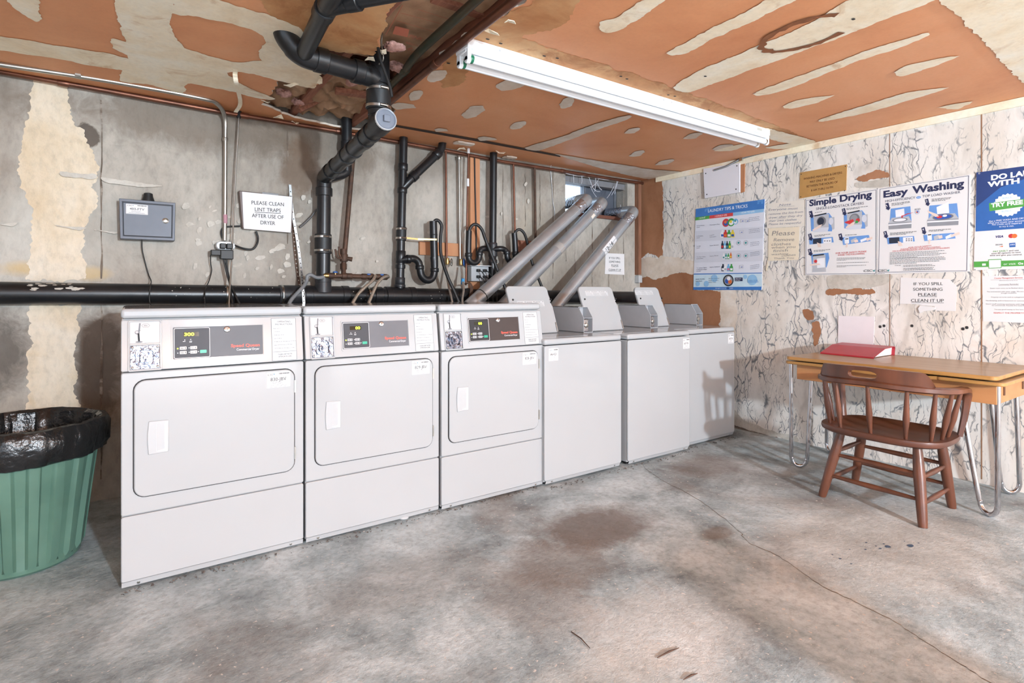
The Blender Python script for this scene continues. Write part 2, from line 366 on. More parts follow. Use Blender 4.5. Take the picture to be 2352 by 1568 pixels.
# common object materials
M_WHITE = pm('white_appliance_enamel', (180, 181, 182), .08, var=.012, scale=4, spec=.45)
M_PLAST = pm('white_plastic', (192, 193, 194), .12, var=.02)
M_GREYP = pm('grey_enamel_panel', (186, 187, 190), .1, var=.03, metal=.0)
M_DARK = pm('dark_seam', (52, 50, 50), .8)
M_ABS = pm('black_drain_plastic', (33, 33, 35), .34, var=.25, scale=9, c2=(22, 22, 24), bump=.05)
M_ABS2 = pm('dusty_black_plastic', (52, 52, 55), .45, var=.2, scale=14, c2=(34, 34, 36))
M_RUB = pm('black_rubber', (30, 30, 31), .5, var=.15)
M_STEEL = pm('stainless_band', (200, 198, 192), .28, 1.0, var=.15, scale=30)
M_CHROME = pm('polished_chrome', (206, 206, 210), .04, 1.0, var=.12, scale=12)
M_SLIDE = pm('mottled_chrome_plate', (150, 153, 164), .16, .95, c2=(70, 74, 88), scale=70, bump=.5, bscale=50)
M_GALV = pm('galvanised_duct_metal', (200, 204, 208), .36, .72, var=.14, scale=7, stretch=(1, 1, 1))
M_FOIL = pm('crumpled_foil_tape', (212, 216, 226), .25, 1.0, var=.1, scale=30, bump=1.0, bscale=60)
M_CU = pm('aged_copper', (140, 92, 72), .42, .75, c2=(104, 70, 58), scale=9)
M_CUG = pm('dark_green_copper', (92, 78, 62), .5, .6, c2=(66, 74, 60), scale=10)
M_IRON = pm('rusty_iron', (104, 76, 60), .62, .45, c2=(70, 54, 46), scale=22, bump=.1)
M_BRASS = pm('brass_fitting', (176, 146, 96), .35, .9, var=.2)
M_BLUE = pm('blue_handle', (52, 104, 176), .4)
M_WOOD = pm('raw_pine', (206, 150, 108), .7, c2=(180, 118, 80), scale=7, stretch=(1, 1, .12))
M_REDW = pm('reddish_framing_lumber', (168, 112, 88), .75, c2=(134, 84, 66), scale=8, stretch=(8, .6, 8))
M_CONDUIT = pm('steel_conduit', (182, 178, 170), .34, .9, var=.12, scale=20)
M_GREYF = pm('grey_vinyl', (128, 130, 132), .5)
M_CABLE = pm('black_cable', (34, 33, 33), .5)
M_SHEET = pm('white_sheet_paper', (232, 229, 228), .7, var=.02, scale=5)
M_INK = pm('black_ink', (34, 34, 36), .7)
M_INKG = pm('grey_ink', (120, 120, 124), .7)
M_NAVY = pm('navy_ink', (42, 48, 84), .6)
M_RED = pm('red_ink', (206, 62, 58), .6)
M_PBLUE = pm('poster_blue', (66, 124, 196), .5)
M_LBLUE = pm('poster_light_blue', (150, 196, 232), .5)
M_PGRN = pm('poster_green', (84, 164, 74), .5)
M_WINK = pm('white_ink', (246, 246, 248), .6)
M_KRAFT = pm('kraft_insulation_facing', (190, 154, 122), .8, c2=(156, 120, 92), scale=12, bump=.6, bscale=14)
M_PINKF = pm('pink_glass_fibre', (204, 160, 150), .95, c2=(160, 116, 104), scale=30, bump=.8)
M_LCD = pm('lit_green_segments', (214, 240, 60), .5, emit=1.2)

# ---------------------------------------------------------------- setting
YF, XL = -8.6, -4.2
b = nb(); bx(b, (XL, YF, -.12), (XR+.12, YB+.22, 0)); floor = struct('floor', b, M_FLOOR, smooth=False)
# back wall with the window opening
wx0, wx1 = W(1298.5, 440, 1, YB).x, W(1441, 440, 1, YB).x
wz1, wz0 = W(1298.5, 399, 1, YB).z, W(1298.5, 486, 1, YB).z
b = nb()
bx(b, (XL, YB, 0), (wx0, YB+.22, 2.62)); bx(b, (wx1, YB, 0), (XR+.12, YB+.22, 2.62))
bx(b, (wx0, YB, 0), (wx1, YB+.22, wz0)); bx(b, (wx0, YB, wz1), (wx1, YB+.22, 2.62))
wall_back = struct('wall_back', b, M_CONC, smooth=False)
b = nb(); bx(b, (XR, YF, 0), (XR+.12, YB, 2.62)); wall_right = struct('wall_right', b, M_PAPER, smooth=False)
b = nb(); bx(b, (-2.3, -2.0, 0), (-2.15, YB, 2.28)); struct('added_wall_left', b, M_CONC, smooth=False)  # unseen wall stub, added to block side light on the dryers
# ceiling board with the torn opening
hole = [(925, -60), (903, 10), (885, 50), (870, 92), (874, 108), (853, 125), (800, 122), (743, 112), (720, 150), (733, 190), (717, 203), (690, 192), (641, 184), (632, 205),
        (612, 226), (600, 240), (633, 253), (676, 271), (727, 281), (778, 292), (827, 299), (880, 300), (905, 288), (904, 230), (962, 172), (1045, 100), (1110, 60), (1190, 15), (1240, -25), (1290, -60)]
hp = [CE.px(*p) for p in hole]; hp = jag(hp, .012, .03)
b = nb()
outer = [(XL, -YB), (XR, -YB), (XR, -YF), (XL, -YF)]
for lay in (0, -.013):
    tess(b, CE, outer, lay, 0, [hp])
h0 = [b.verts.new(CE.pt(a, c, 0)) for a, c in hp]; hv = [b.verts.new(CE.pt(a, c, -.013)) for a, c in hp]
for i in range(len(hv)): face(b, [h0[i], h0[(i+1) % len(hv)], hv[(i+1) % len(hv)], hv[i]], 1)
ceiling = struct('ceiling', b, [M_GYP, M_MUDW], smooth=False)
b = nb(); bx(b, (XL, YF, 2.56), (XR+.12, YB+.2, 2.6)); struct('floor_deck', b, M_REDW, ceiling, smooth=False)['label'] = 'dark wooden floor deck above the opening'

def patches(name, fr, polys, m, parent, amp=.012, step=.03, c=.0015):
    b = nb()
    for i, P in enumerate(polys):
        pp = rough([fr.px(*p) for p in P], amp) if amp > .0045 else jag([fr.px(*p) for p in P], amp, step); tess(b, fr, pp, c+.0002*i)
    o = struct(name, b, m, parent, smooth=False); return o
patches('stained_board', CE, [
    [(590, -40), (925, -60), (903, 10), (885, 50), (870, 92), (874, 108), (853, 125), (800, 122), (743, 112), (700, 120), (640, 60)],
    [(1085, 70), (1190, 20), (1260, -10), (1330, 0), (1290, 60), (1200, 85), (1330, 130), (1560, 205), (1770, 283), (1850, 318), (1838, 328), (1700, 290), (1480, 215), (1240, 140), (1100, 92)],
    [(1040, 105), (1075, 92), (1100, 110), (1060, 190), (1010, 200)]], M_TAN, ceiling, .02, .05, .001)['label'] = 'tan water-stained ceiling board'
mud = [
    [(262, -30), (400, -30), (392, 45), (400, 80), (425, 110), (400, 142), (300, 138), (283, 85)],
    [(258, 88), (300, 95), (420, 108), (530, 142), (600, 138), (735, 172), (733, 190), (717, 203), (641, 184), (560, 165), (520, 166), (560, 195), (632, 226), (600, 226), (520, 207), (430, 190), (420, 215), (350, 195), (278, 185), (280, 150), (298, 130), (262, 110)],
    [(340, -20), (470, -10), (610, 32), (690, 66), (700, 110), (735, 130), (735, 172), (600, 138), (608, 82), (520, 50), (395, 28), (400, 0)],
    [(-40, 78), (60, 90), (130, 103), (290, 132), (282, 160), (200, 148), (120, 132), (-40, 106)],
    [(10, -10), (78, -10), (95, 42), (80, 48), (40, 22)],
    [(1375, 52), (1385, 45), (1420, 38), (1480, -5), (1530, -5), (1430, 66), (1395, 73), (1378, 66)],
    [(1528, 120), (1560, 103), (1600, 82), (1720, 22), (1765, -5), (1832, -5), (1740, 42), (1640, 87), (1580, 120), (1545, 126)],
    [(1545, 200), (1600, 165), (1720, 112), (1860, 52), (1960, -5), (2150, -5), (1990, 60), (1800, 132), (1680, 176), (1580, 211)],
    [(1728, 215), (1760, 200), (1900, 150), (2000, 112), (2128, 73), (2133, 79), (2080, 102), (1960, 143), (1800, 206), (1745, 219)],
    [(2053, 165), (2080, 150), (2140, 136), (2207, 126), (2150, 149), (2080, 172), (2060, 172)],
    [(1798, 243), (1830, 229), (1917, 217), (1880, 233), (1820, 248)],
    [(1880, 274), (1950, 251), (2080, 213), (2183, 198), (2120, 219), (2000, 255), (1890, 278)],
    [(2165, -5), (2380, -5), (2380, 200), (2352, 190), (2310, 150), (2250, 82), (2210, 42)],
    [(1760, 293), (1830, 310), (1865, 322), (1830, 331), (1765, 317)],
    [(1640, 345), (1700, 330), (1725, 328), (1680, 345)], [(1760, 337), (1860, 320), (1870, 326), (1800, 341)], [(2150, 245), (2230, 232), (2200, 248)]]
patches('joint_compound', CE, mud, M_MUD, ceiling, .011, .025, .002)
def fleck(u, v, w, h, sl=-.45): return [(u-w, v-sl*w*.5), (u-w*.3, v-h+sl*0), (u+w*.8, v-h*.8+sl*w*.5), (u+w, v+sl*w*.6), (u+w*.3, v+h*.7), (u-w*.6, v+h)]
mw = [fleck(1003, 175, 24, 13), fleck(955, 219, 16, 11), fleck(926, 243, 28, 8, .2), fleck(1087, 258, 26, 13), fleck(1190, 288, 20, 8), fleck(1172, 195, 34, 12, 0), fleck(1302, 236, 18, 12),
      fleck(1463, 353, 18, 6), fleck(1526, 373, 22, 5), fleck(1592, 312, 22, 6), fleck(1660, 338, 24, 6, -.3), fleck(1012, 297, 16, 4, .2), fleck(1118, 317, 22, 5, .2), fleck(1452, 300, 18, 5), fleck(1130, 128, 10, 8),
      [(1205, 338), (1290, 312), (1370, 282), (1447, 262), (1440, 273), (1340, 307), (1240, 344)],
      [(1275, 352), (1400, 372), (1500, 388), (1570, 394), (1512, 412), (1460, 405), (1380, 385)]]
patches('white_compound', CE, mw, M_MUDW, ceiling, .009, .03, .0025)
# brown water ring on the long seam
b = nb(); RC = CE.px(1850, 76); ring = []
for q in (0, 1):
    ring.append([CE.pt(RC[0]+(.115+.03*q+R.uniform(-.008, .008))*math.cos(t), RC[1]+(.17+.03*q+R.uniform(-.01, .01))*math.sin(t), .0062) for t in [math.radians(120+i*7) for i in range(40)]])
va = [[b.verts.new(p) for p in q] for q in ring]
for i in range(39): face(b, [va[0][i], va[1][i], va[1][i+1], va[0][i+1]])
struct('water_ring', b, pm('brown_water_stain', (142, 88, 54), .8, var=.2), ceiling, smooth=False)
# nails and screw dimples
b = nb()
for u, v in ((1250, 125), (1280, 130), (1426, 172), (1440, 178), (1535, 215), (1550, 218), (1628, 250), (1120, 86), (1150, 96), (1705, 278), (1960, 40), (1620, 172), (1030, 142)):
    a, c = CE.px(u, v); slab(b, CE, rr(a-.009, c-.006, a+.009, c+.006, .005, 3), None, .0075)
struct('nail_head', b, M_DARK, ceiling, smooth=False)['label'] = 'dark nail heads in the ceiling board'
# dark gap along the back of the ceiling
b = nb(); g0 = [(905, 285), (1100, 319), (1285, 355), (1288, 360), (1240, 351), (1090, 323), (905, 290)]
slab(b, CE, [CE.px(*p) for p in g0], None, .003); struct('ceiling_gap', b, pm('dark_brown_gap', (70, 54, 46), .9), ceiling, smooth=False)

# torn ceiling edges: paper curls around the opening
b = nb()
for (u, v, w, h) in ((668, 190, 20, 10), (640, 262, 18, 12), (676, 276, 14, 8), (770, 295, 16, 6), (850, 130, 14, 12), (880, 112, 10, 12), (1130, 66, 24, 12), (1170, 40, 14, 12), (610, 230, 14, 14), (735, 180, 8, 14), (1150, 345, 26, 10), (1060, 338, 22, 8)):
    a, c = CE.px(u, v); s = .0011
    pts = [(a-w*s*1.6, c+R.uniform(-.01, .01)), (a, c-h*s), (a+w*s*1.6, c+R.uniform(-.01, .02)), (a+w*s*.6, c+h*s*1.6), (a-w*s, c+h*s)]
    vs = [b.verts.new(CE.pt(x, y, R.uniform(.004, .03))) for x, y in pts]; face(b, vs)
bmesh.ops.triangulate(b, faces=b.faces); r = bmesh.ops.extrude_face_region(b, geom=list(b.faces)); bmesh.ops.translate(b, verts=[e for e in r['geom'] if isinstance(e, bmesh.types.BMVert)], vec=(0, 0, .003))
struct('torn_paper_edge', b, M_MUD, ceiling, smooth=False)

# wall patches
patches('cream_patch', BW, [
    [(82, 182), (150, 184), (160, 240), (172, 285), (190, 300), (215, 360), (220, 450), (203, 510), (188, 560), (195, 640), (60, 642), (75, 530), (68, 460), (44, 400), (50, 320), (72, 250), (76, 215)],
    [(70, 700), (185, 700), (172, 780), (176, 880), (180, 970), (58, 975), (68, 850), (74, 780)]], M_CREAM, wall_back, .022, .03, .002)
patches('pale_scrapes', BW, [fleck(R.uniform(420, 690), R.uniform(470, 640), R.uniform(3, 13), R.uniform(2, 8), R.uniform(-.6, .6)) for i in range(46)] +
        [fleck(R.uniform(690, 1250), R.uniform(370, 650), R.uniform(2, 8), R.uniform(2, 6), R.uniform(-.6, .6)) for i in range(24)] +
        [[(140, 396), (220, 402), (215, 412), (150, 408)], [(232, 408), (300, 418), (372, 428), (330, 430), (250, 421)], [(128, 518), (200, 523), (180, 530)], [(215, 528), (270, 533), (262, 538)], [(0, 516), (40, 512), (30, 522)]], M_FLECK, wall_back, .006, .007, .0025)
b = nb()
for u, v0, v1, wd in ((233, 230, 640, .006), (233, 700, 1100, .008), (660, 300, 560, .003), (1155, 380, 640, .004), (1090+180, 395, 640, .006), (1320, 500, 660, .005), (1360, 510, 660, .006), (1398, 520, 660, .004), (1240, 400, 520, .005), (1206, 395, 520, .004), (1432, 430, 650, .004), (1300, 510, 600, .004)):
    x, z1 = BW.px(u, v0); z0 = BW.px(u, v1)[1]; n = 14
    L = [(x+R.uniform(-1, 1)*.004-wd/2, z0+(z1-z0)*i/n) for i in range(n+1)]; Q = [(x+R.uniform(-1, 1)*.004+wd/2, z) for _, z in L]
    tess(b, BW, L+Q[::-1], .003)
struct('form_seams', b, M_GRIME, wall_back, smooth=False)['label'] = 'dark vertical form seams and drips in the concrete'

# right wall: bare board where the wallpaper is gone
patches('bare_board', RW, [
    [(1470, 418), (1521, 414), (1522, 586), (1516, 592), (1490, 580), (1470, 588)],
    [(1466, 630), (1500, 640), (1535, 630), (1560, 626), (1600, 626), (1600, 666), (1655, 668), (1662, 690), (1656, 712), (1662, 728), (1652, 745), (1655, 770), (1466, 770)],
    [(1963, 412), (1990, 397), (2020, 390), (2044, 396), (2040, 408), (2000, 412), (1985, 418)],
    [(1845, 713), (1866, 716), (1868, 733), (1852, 732)],
    [(1866, 742), (1880, 740), (1884, 760), (1880, 790), (1868, 800), (1866, 770)],
    [(1904, 664), (2003, 664), (2006, 676), (1904, 676)]], M_GYPW, wall_right, .013, .02, .0012)
patches('smeared_compound', RW, [
    [(1470, 600), (1490, 590), (1510, 594), (1521, 588), (1600, 600), (1600, 630), (1560, 626), (1528, 636), (1500, 642), (1486, 634), (1468, 640)],
    [(1656, 668), (1690, 668), (1690, 770), (1656, 770)]], M_MUDW, wall_right, .016, .02, .0016)
patches('torn_wallpaper', RW, [[(1904, 632), (2044, 630), (2040, 650), (2000, 662), (1908, 664)], [(1966, 420), (2010, 414), (2040, 410), (2040, 428), (1968, 430)]], M_FLECK, wall_right, .006, .02, .0018)
patches('base_gap', RW, [[(1686, 975), (1750, 995), (1850, 1020), (1960, 1046), (1960, 1052), (1850, 1027), (1750, 1003), (1686, 988)]], M_GRIME, wall_right, .004, .02, .0022)
patches('peeling_base_paper', RW, [[(1686, 940), (1705, 962), (1760, 985), (1830, 1004), (1828, 1014), (1750, 994), (1686, 975)]], M_FLECK, wall_right, .01, .02, .003)
b = nb()
for u, v0, v1, wd in ((2044, 240, 900, .004), (2255, 250, 1100, .006), (1690, 470, 500, .002)):
    p = [RW.px(u, v0), RW.px(u, v1)]; slab(b, RW, [(p[0][0]-wd/2, p[0][1]), (p[0][0]+wd/2, p[0][1]), (p[1][0]+wd/2, p[1][1]), (p[1][0]-wd/2, p[1][1])], None, .002)
struct('wallpaper_seams', b, pm('brown_seam', (160, 120, 92), .8), wall_right, smooth=False)
b = nb()
for u, v in ((2022, 750), (2031, 748), (2212, 755), (2221, 752), (2095, 748)):
    a, c = RW.px(u, v); slab(b, RW, rr(a-.008, c-.009, a+.008, c+.009, .006, 3), None, .0025)
struct('screw_holes', b, M_DARK, wall_right, smooth=False)
# pale strip under the ceiling along the right wall, and the corner post
b = nb(); bx(b, (XR-.012, -5, ZC-.05), (XR-.001, 1.0, ZC-.002)); struct('trim_1', b, M_MUD, smooth=False)
tx = W(1466, 500, 1, YB-.02).x
b = nb(); bx(b, (tx-.03, YB-.05, 1.33), (tx+.012, YB-.001, 2.262)); struct('trim_2', b, pm('dark_pine_trim', (150, 104, 78), .7, c2=(120, 80, 60), stretch=(6, 6, .5)), smooth=False)
b = nb(); bx(b, (tx-.03, YB-.055, 1.25), (tx+.02, YB-.001, 1.32)); struct('bracket_cover', b, M_PLAST, wall_back, bev=.003)
# floor crack and paint drips
b = nb(); ck = [(1470, 1062), (1495, 1085), (1525, 1105), (1560, 1122), (1620, 1158), (1690, 1212), (1720, 1245), (1790, 1278), (1880, 1340), (1960, 1380), (2050, 1425), (2120, 1470), (2230, 1540), (2300, 1580)]
P = cat([W(u, v, 2, .001) for u, v in ck], 8); P = [p+Vector((R.uniform(-.005, .005), R.uniform(-.005, .005), 0)) for p in P]
ribbon(b, P, (.7, .7, 0), .005, .0008); struct('floor_crack', b, M_GRIME, floor, smooth=False)
b = nb()
for u, v, r in ((2040, 1255, .016), (2090, 1253, .018), (2022, 1260, .008), (2012, 1254, .005), (1988, 1262, .006), (1990, 1246, .007), (2110, 1247, .005), (1930, 1283, .008), (1912, 1274, .005), (1955, 1295, .006), (2078, 1243, .004), (1700, 1480-30, .0), (2030, 1249, .006), (1952, 1262, .004)):
    if r:
        a, c = FL.px(u, v); slab(b, FL, [(a+r*R.uniform(.7, 1.2)*math.cos(t*.7), c+r*.7*R.uniform(.7, 1.2)*math.sin(t*.7)) for t in range(9)], None, .0012)
struct('paint_drips', b, pm('dried_blue_paint', (74, 90, 112), .5), floor, smooth=False)

# window in the back wall
win = obj('window_1', nb(), [], None) if False else None
b = nb(); yo = YB+.15
for a, c in (((wx0, yo, wz0), (wx0+.03, yo+.05, wz1)), ((wx1-.03, yo, wz0), (wx1, yo+.05, wz1)), ((wx0+.03, yo, wz1-.05), (wx1-.03, yo+.05, wz1)), ((wx0+.03, yo, wz0), (wx1-.03, yo+.05, wz0+.03)), ((wx0+.36, yo, wz0+.03), (wx0+.39, yo+.05, wz1-.05))): bx(b, a, c)
win = struct('window_1', b, pm('grey_window_metal', (120, 124, 132), .5, .3), smooth=False)
gm = bpy.data.materials.new('window_glass'); gm.use_nodes = True; q = gm.node_tree.nodes['Principled BSDF']; q.inputs['Transmission Weight'].default_value = 1; q.inputs['Roughness'].default_value = .0; q.inputs['IOR'].default_value = 1.01; q.inputs['Base Color'].default_value = (.93, .97, 1, 1)
b = nb(); bx(b, (wx0+.03, yo+.02, wz0+.03), (wx0+.36, yo+.024, wz1-.05)); struct('pane', b, gm, win, smooth=False)
b = nb(); bx(b, (wx0+.39, yo+.015, wz0+.03), (wx1-.03, yo+.03, wz1-.05)); struct('vent_panel', b, pm('dark_grey_vent_panel', (92, 96, 106), .6), win, smooth=False)['label'] = 'dark grey panel filling the right side'
b = nb(); bx(b, (wx0-.01, YB-.03, wz0-.03), (wx1-.02, yo, wz0)); struct('sill', b, pm('dark_red_sill', (120, 74, 58), .7), win, smooth=False)
b = nb(); bx(b, (wx0+.005, YB+.03, wz1-.06), (wx1-.005, YB+.10, wz1-.005)); struct('lintel_board', b, pm('grey_board', (128, 126, 128), .7), win, smooth=False)
# ---------------------------------------------------------------- dryers
def plate(fr, a0, b0, a1, b1, code, parent, c=.009, name='number_plate'):      # white machine number sticker
    b = nb(); slab(b, fr, rr(a0, b0, a1, b1, .004, 3), c-.001, c); o = obj(name, b, M_SHEET, parent, smooth=False); o['label'] = 'white sticker printed ' + code
    k = Ink(fr, c+.0002); w = a1-a0; h = b1-b0
    k.line((a0+.003, b0+.002), (a1-.003, b0+.002), .0012, M_INKG); k.line((a0+.003, b1-.002), (a1-.003, b1-.002), .0008, M_INKG)
    k.line((a0+.0015, b0+.003), (a0+.0015, b1-.003), .0008, M_INKG); k.line((a1-.0015, b0+.003), (a1-.0015, b1-.003), .0008, M_INKG)
    k.text('CSC', (a0+.05*w, b1-.22*h), (a0+.28*w, b1-.22*h), .12*h, M_INK, .02, .2)
    k.poly([(a0+.30*w, b1-.11*h), (a0+.35*w, b1-.11*h), (a0+.325*w, b1-.21*h)], pm('teal_mark', (50, 130, 160), .5))
    x = a0+.52*w
    while x < a1-.06*w: d = R.uniform(.006, .02)*w; k.line((x+d/2, b1-.08*h), (x+d/2, b1-.17*h), d, M_INK); x += d+R.uniform(.006, .014)*w
    k.text(code, (a0+.17*w, b0+.42*h), (a0+.83*w, b0+.42*h), .22*h, M_INK, .012)
    k.fine((a0+.25*w, b0+.33*h), (a0+.75*w, b0+.33*h), .03*h, M_INKG, 2, .07*h, .8); k.fine((a0+.12*w, b0+.16*h), (a0+.88*w, b0+.16*h), .025*h, M_INKG, 2, .05*h)
    k.done('lettering', o); return o
def screw(fr, a, b_, c, parent, r=.0055):
    b = nb(); lathe(b, fr.pt(a, b_, c-.001), [(r, 0), (r, .002), (r*.6, .0032)], 12, ax=fr.n, cap1=True)
    s = obj('screw', b, M_STEEL, parent); return s
def dryer(x0, y0, panelmat, digits, code, label):
    t = thing('clothes_dryer', label, 'dryer', (x0, y0+.35, 0), 'front loading dryers')
    F = Fr((x0, y0, 0), (1, 0, 0), (0, 0, 1)); K = Fr((x0, y0, .845), (1, 0, 0), (0, .03, .205)); wd = .683
    b = nb(); bx(b, (x0+.003, y0+.014, .018), (x0+wd-.003, y0+.71, .842)); bx(b, (x0+.003, y0+.05, .842), (x0+wd-.003, y0+.71, 1.0515)); obj('cabinet', b, M_WHITE, t, bev=.006)
    for a in (.02, wd-.06):
        for d in (.03, .64): b = nb(); bx(b, (x0+a, y0+d, 0), (x0+a+.04, y0+d+.04, .0185)); obj('foot', b, M_DARK, t)
    # lower panel with a turned-in lip
    b = nb(); A = rr(.002, .030, wd-.002, .284, .008, 3); slab(b, F, A, -.014, 0)
    q = [F.pt(.004, .031, 0), F.pt(wd-.004, .031, 0), F.pt(wd-.004, .010, -.006), F.pt(.004, .010, -.006)]; face(b, [b.verts.new(p) for p in q])
    lp = obj('lower_panel', b, M_WHITE, t, bev=.004)
    L2 = Fr(F.pt(0, .010, -.006), (1, 0, 0), (0, -.006, .021))
    for a in (.058, .626): screw(L2, a, .010, .001, lp)
    # front panel, door
    b = nb(); slab(b, F, rr(.002, .288, wd-.002, .842, .008, 3), -.014, 0); obj('front_panel', b, M_WHITE, t, bev=.004)
    b = nb(); ring_slab(b, F, rr(.0395, .3495, .6435, .8145, .043), rr(.048, .358, .635, .806, .036), -.001, .0009); obj('door_seal', b, M_DARK, t, smooth=False)['label'] = 'thin dark gap around the door'
    b = nb(); slab(b, F, rr(.0435, .3535, .6395, .8105, .040, 8), .001, .010); dr = obj('door', b, M_WHITE, t, bev=.004)
    b = nb(); A = [(.090, .516), (.158, .519), (.158, .646), (.091, .648), (.0865, .60), (.0865, .56)]
    slab(b, F, A, .009, .016)
    h = obj('handle', b, M_PLAST, dr, bev=.003)
    b = nb(); g = [F.pt(*p) for p in ((.116, .527, .0165), (.154, .523, .0165), (.154, .641, .0165), (.116, .637, .0165))]; g2 = [F.pt(*p) for p in ((.122, .533, .0105), (.150, .533, .0165), (.150, .633, .0165), (.122, .630, .0105))]
    va = [b.verts.new(p) for p in g]; vb = [b.verts.new(p+F.n*.0008) for p in g2]
    for i in range(4): face(b, [va[i], va[(i+1) % 4], vb[(i+1) % 4], vb[i]])
    face(b, vb); obj('finger_pull', b, pm('shaded_handle_plastic', (226, 226, 228), .35), h, smooth=False)
    for z in (.705, .405):
        b = nb(); bx(b, F.pt(.6385, z, .004), F.pt(.6445, z+.055, .0125)); obj('hinge', b, M_STEEL, dr, smooth=False)
    plate(F, .521, .735, .621, .804, code, dr, .0112)
    # console
    b = nb(); slab(b, K, rr(.002, .003, wd-.002, .203, .006, 3), -.02, 0); cs = obj('console', b, M_WHITE, t, bev=.003)
    b = nb(); bx(b, (x0+.001, y0+.028, 1.052), (x0+wd-.001, y0+.71, 1.091))
    obj('top_panel', b, M_WHITE, t, bev=.012)
    # coin slide
    b = nb(); ring_slab(b, K, rr(.024, .001, .136, .201, .006, 3), rr(.029, .006, .131, .196, .004, 3), 0, .006); bx2 = [(.029, .104, .131, .109)]
    slab(b, K, rr(.029, .103, .131, .110, .001, 1), 0, .006); cn = obj('coin_box', b, M_WHITE, t, bev=.0015)
    b = nb(); slab(b, K, rr(.030, .111, .129, .195, .002, 2), 0, .0018); cp = obj('coin_picture_plate', b, M_GREYP if False else M_PLAST, cn, smooth=False)
    k = Ink(K, .0024); k.line((.060, .158), (.063, .190), .005, M_INKG); k.line((.055, .154), (.063, .163), .005, M_INKG); k.disc(.054, .154, .008, M_INKG); k.disc(.053, .155, .005, M_GREYP); k.line((.058, .150), (.060, .118), .006, M_INK); k.disc(.060, .116, .012, M_INKG, ry=.003)
    k.poly([(.068, .180), (.074, .187), (.090, .187), (.096, .180), (.090, .173), (.074, .173)], M_INKG); k.poly([(.0692, .180), (.0746, .186), (.0894, .186), (.0948, .180), (.0894, .174), (.0746, .174)], M_PLAST); k.text('25c', (.076, .1775), (.088, .1775), .005, M_INK); k.done('lettering', cp)
    b = nb(); slab(b, K, rr(.031, .009, .128, .101, .003, 3), 0, .004); cm = obj('coin_slide_plate', b, M_SLIDE, cn, bev=.001)
    b = nb(); ring_slab(b, K, rr(.048, .020, .112, .088, .016), rr(.054, .026, .106, .082, .012), .003, .014); slab(b, K, rr(.062, .034, .098, .074, .009), .003, .020)
    slab(b, K, rr(.073, .046, .087, .060, .002, 2), .019, .026); obj('coin_slide', b, M_SLIDE, cm, bev=.001)
    for a, c in ((.038, .016), (.121, .016), (.038, .094), (.121, .094)):
        b = nb(); lathe(b, K.pt(a, c, .003), [(.0055, 0), (.005, .003), (.002, .005)], 12, ax=K.n, cap1=True); obj('rivet', b, M_STEEL, cm)
    b = nb(); slab(b, K, rr(.1295, .012, .1345, .19, .001, 1), .002, .0065); obj('side_return', b, M_GREYP, cn, smooth=False)
    # control panel
    b = nb(); ring_slab(b, K, rr(.168, .030, .520, .178, .008, 3), rr(.173, .036, .513, .172, .004, 3), 0, .0028); obj('panel_surround', b, M_WHITE, t, smooth=False)
    b = nb(); slab(b, K, rr(.174, .040, .511, .169, .003, 2), 0, .002); cpn = obj('control_panel', b, panelmat, t, smooth=False)
    b = nb(); ring_slab(b, K, rr(.177, .042, .306, .165, .005, 3), rr(.1788, .0438, .3042, .1632, .004, 3), .001, .0032); obj('panel_outline', b, M_SHEET, cpn, smooth=False)
    b = nb(); slab(b, K, rr(.1788, .0438, .3042, .1632, .004, 3), .001, .0026); obj('touch_pad', b, pm('dark_grey_touchpad', (70, 69, 73), .5, spec=.3) if digits != '00b' else pm('near_black_touchpad', (56, 54, 56), .5, spec=.3), cpn, smooth=False)
    b = nb(); slab(b, K, rr(.211, .130, .266, .148, .001, 1), .002, .0032); ds = obj('display', b, pm('dark_display_window', (46, 44, 30), .05, spec=.3), cpn, smooth=False)
    k = Ink(K, .0036)
    if digits == '300': k.text('300', (.213, .1325), (.249, .1325), .013, M_LCD, .03)
    else: k.text('00', (.238, .1325), (.262, .1325), .013, M_LCD, .03)
    k.done('digits', ds, 'lit yellow-green digits')
    for a, c in ((.209, .083), (.246, .083), (.209, .065), (.246, .065)):
        b = nb(); slab(b, K, rr(a-.012, c-.006, a+.012, c+.006, .002, 2), .002, .0045); bt = obj('button', b, M_PLAST, cpn, smooth=False)
        k = Ink(K, .0048); k.line((a-.009, c+.002), (a+.003, c+.002), .0016, M_INK); k.line((a-.009, c-.002), (a+.002, c-.002), .0016, M_INK); k.line((a+.008, c-.004), (a+.008, c+.004), .0022, M_INK); k.done('lettering', bt)
    b = nb(); slab(b, K, rr(.269, .059, .293, .072, .002, 2), .002, .0045); obj('start_button', b, pm('green_button', (38, 166, 132), .4), cpn, smooth=False)['label'] = 'green start button'
    b = nb(); slab(b, K, [(.190+.003*math.cos(i*.7), .082+.003*math.sin(i*.7)) for i in range(9)], .002, .0038); obj('indicator_light', b, M_LCD, cpn, smooth=False)
    k = Ink(K, .0034)
    for a, c in ((.190, .064), (.230, .083), (.230, .065), (.263, .066), (.215, .116), (.236, .117)): k.disc(a, c, .002, M_WINK, 8)
    k.fine((.208, .110), (.222, .110), .0022, M_WINK); k.fine((.231, .110), (.242, .110), .0022, M_WINK, 2, .004)
    k.text('Speed Queen', (.384, .077), (.498, .075), .0125, pm('red_orange_lettering', (226, 96, 80), .5), .035); k.text('Commercial Dryer', (.406, .061), (.496, .060), .0095, M_WINK)
    k.done('lettering', cpn)
    b = nb(); c0 = K.pt(.371, .154, .001); lathe(b, c0, [(.014, 0), (.012, .003), (.0105, .0035), (.0105, .006), (.007, .007)], 20, ax=K.n, cap1=True); lk = obj('lock', b, M_CHROME, cpn)
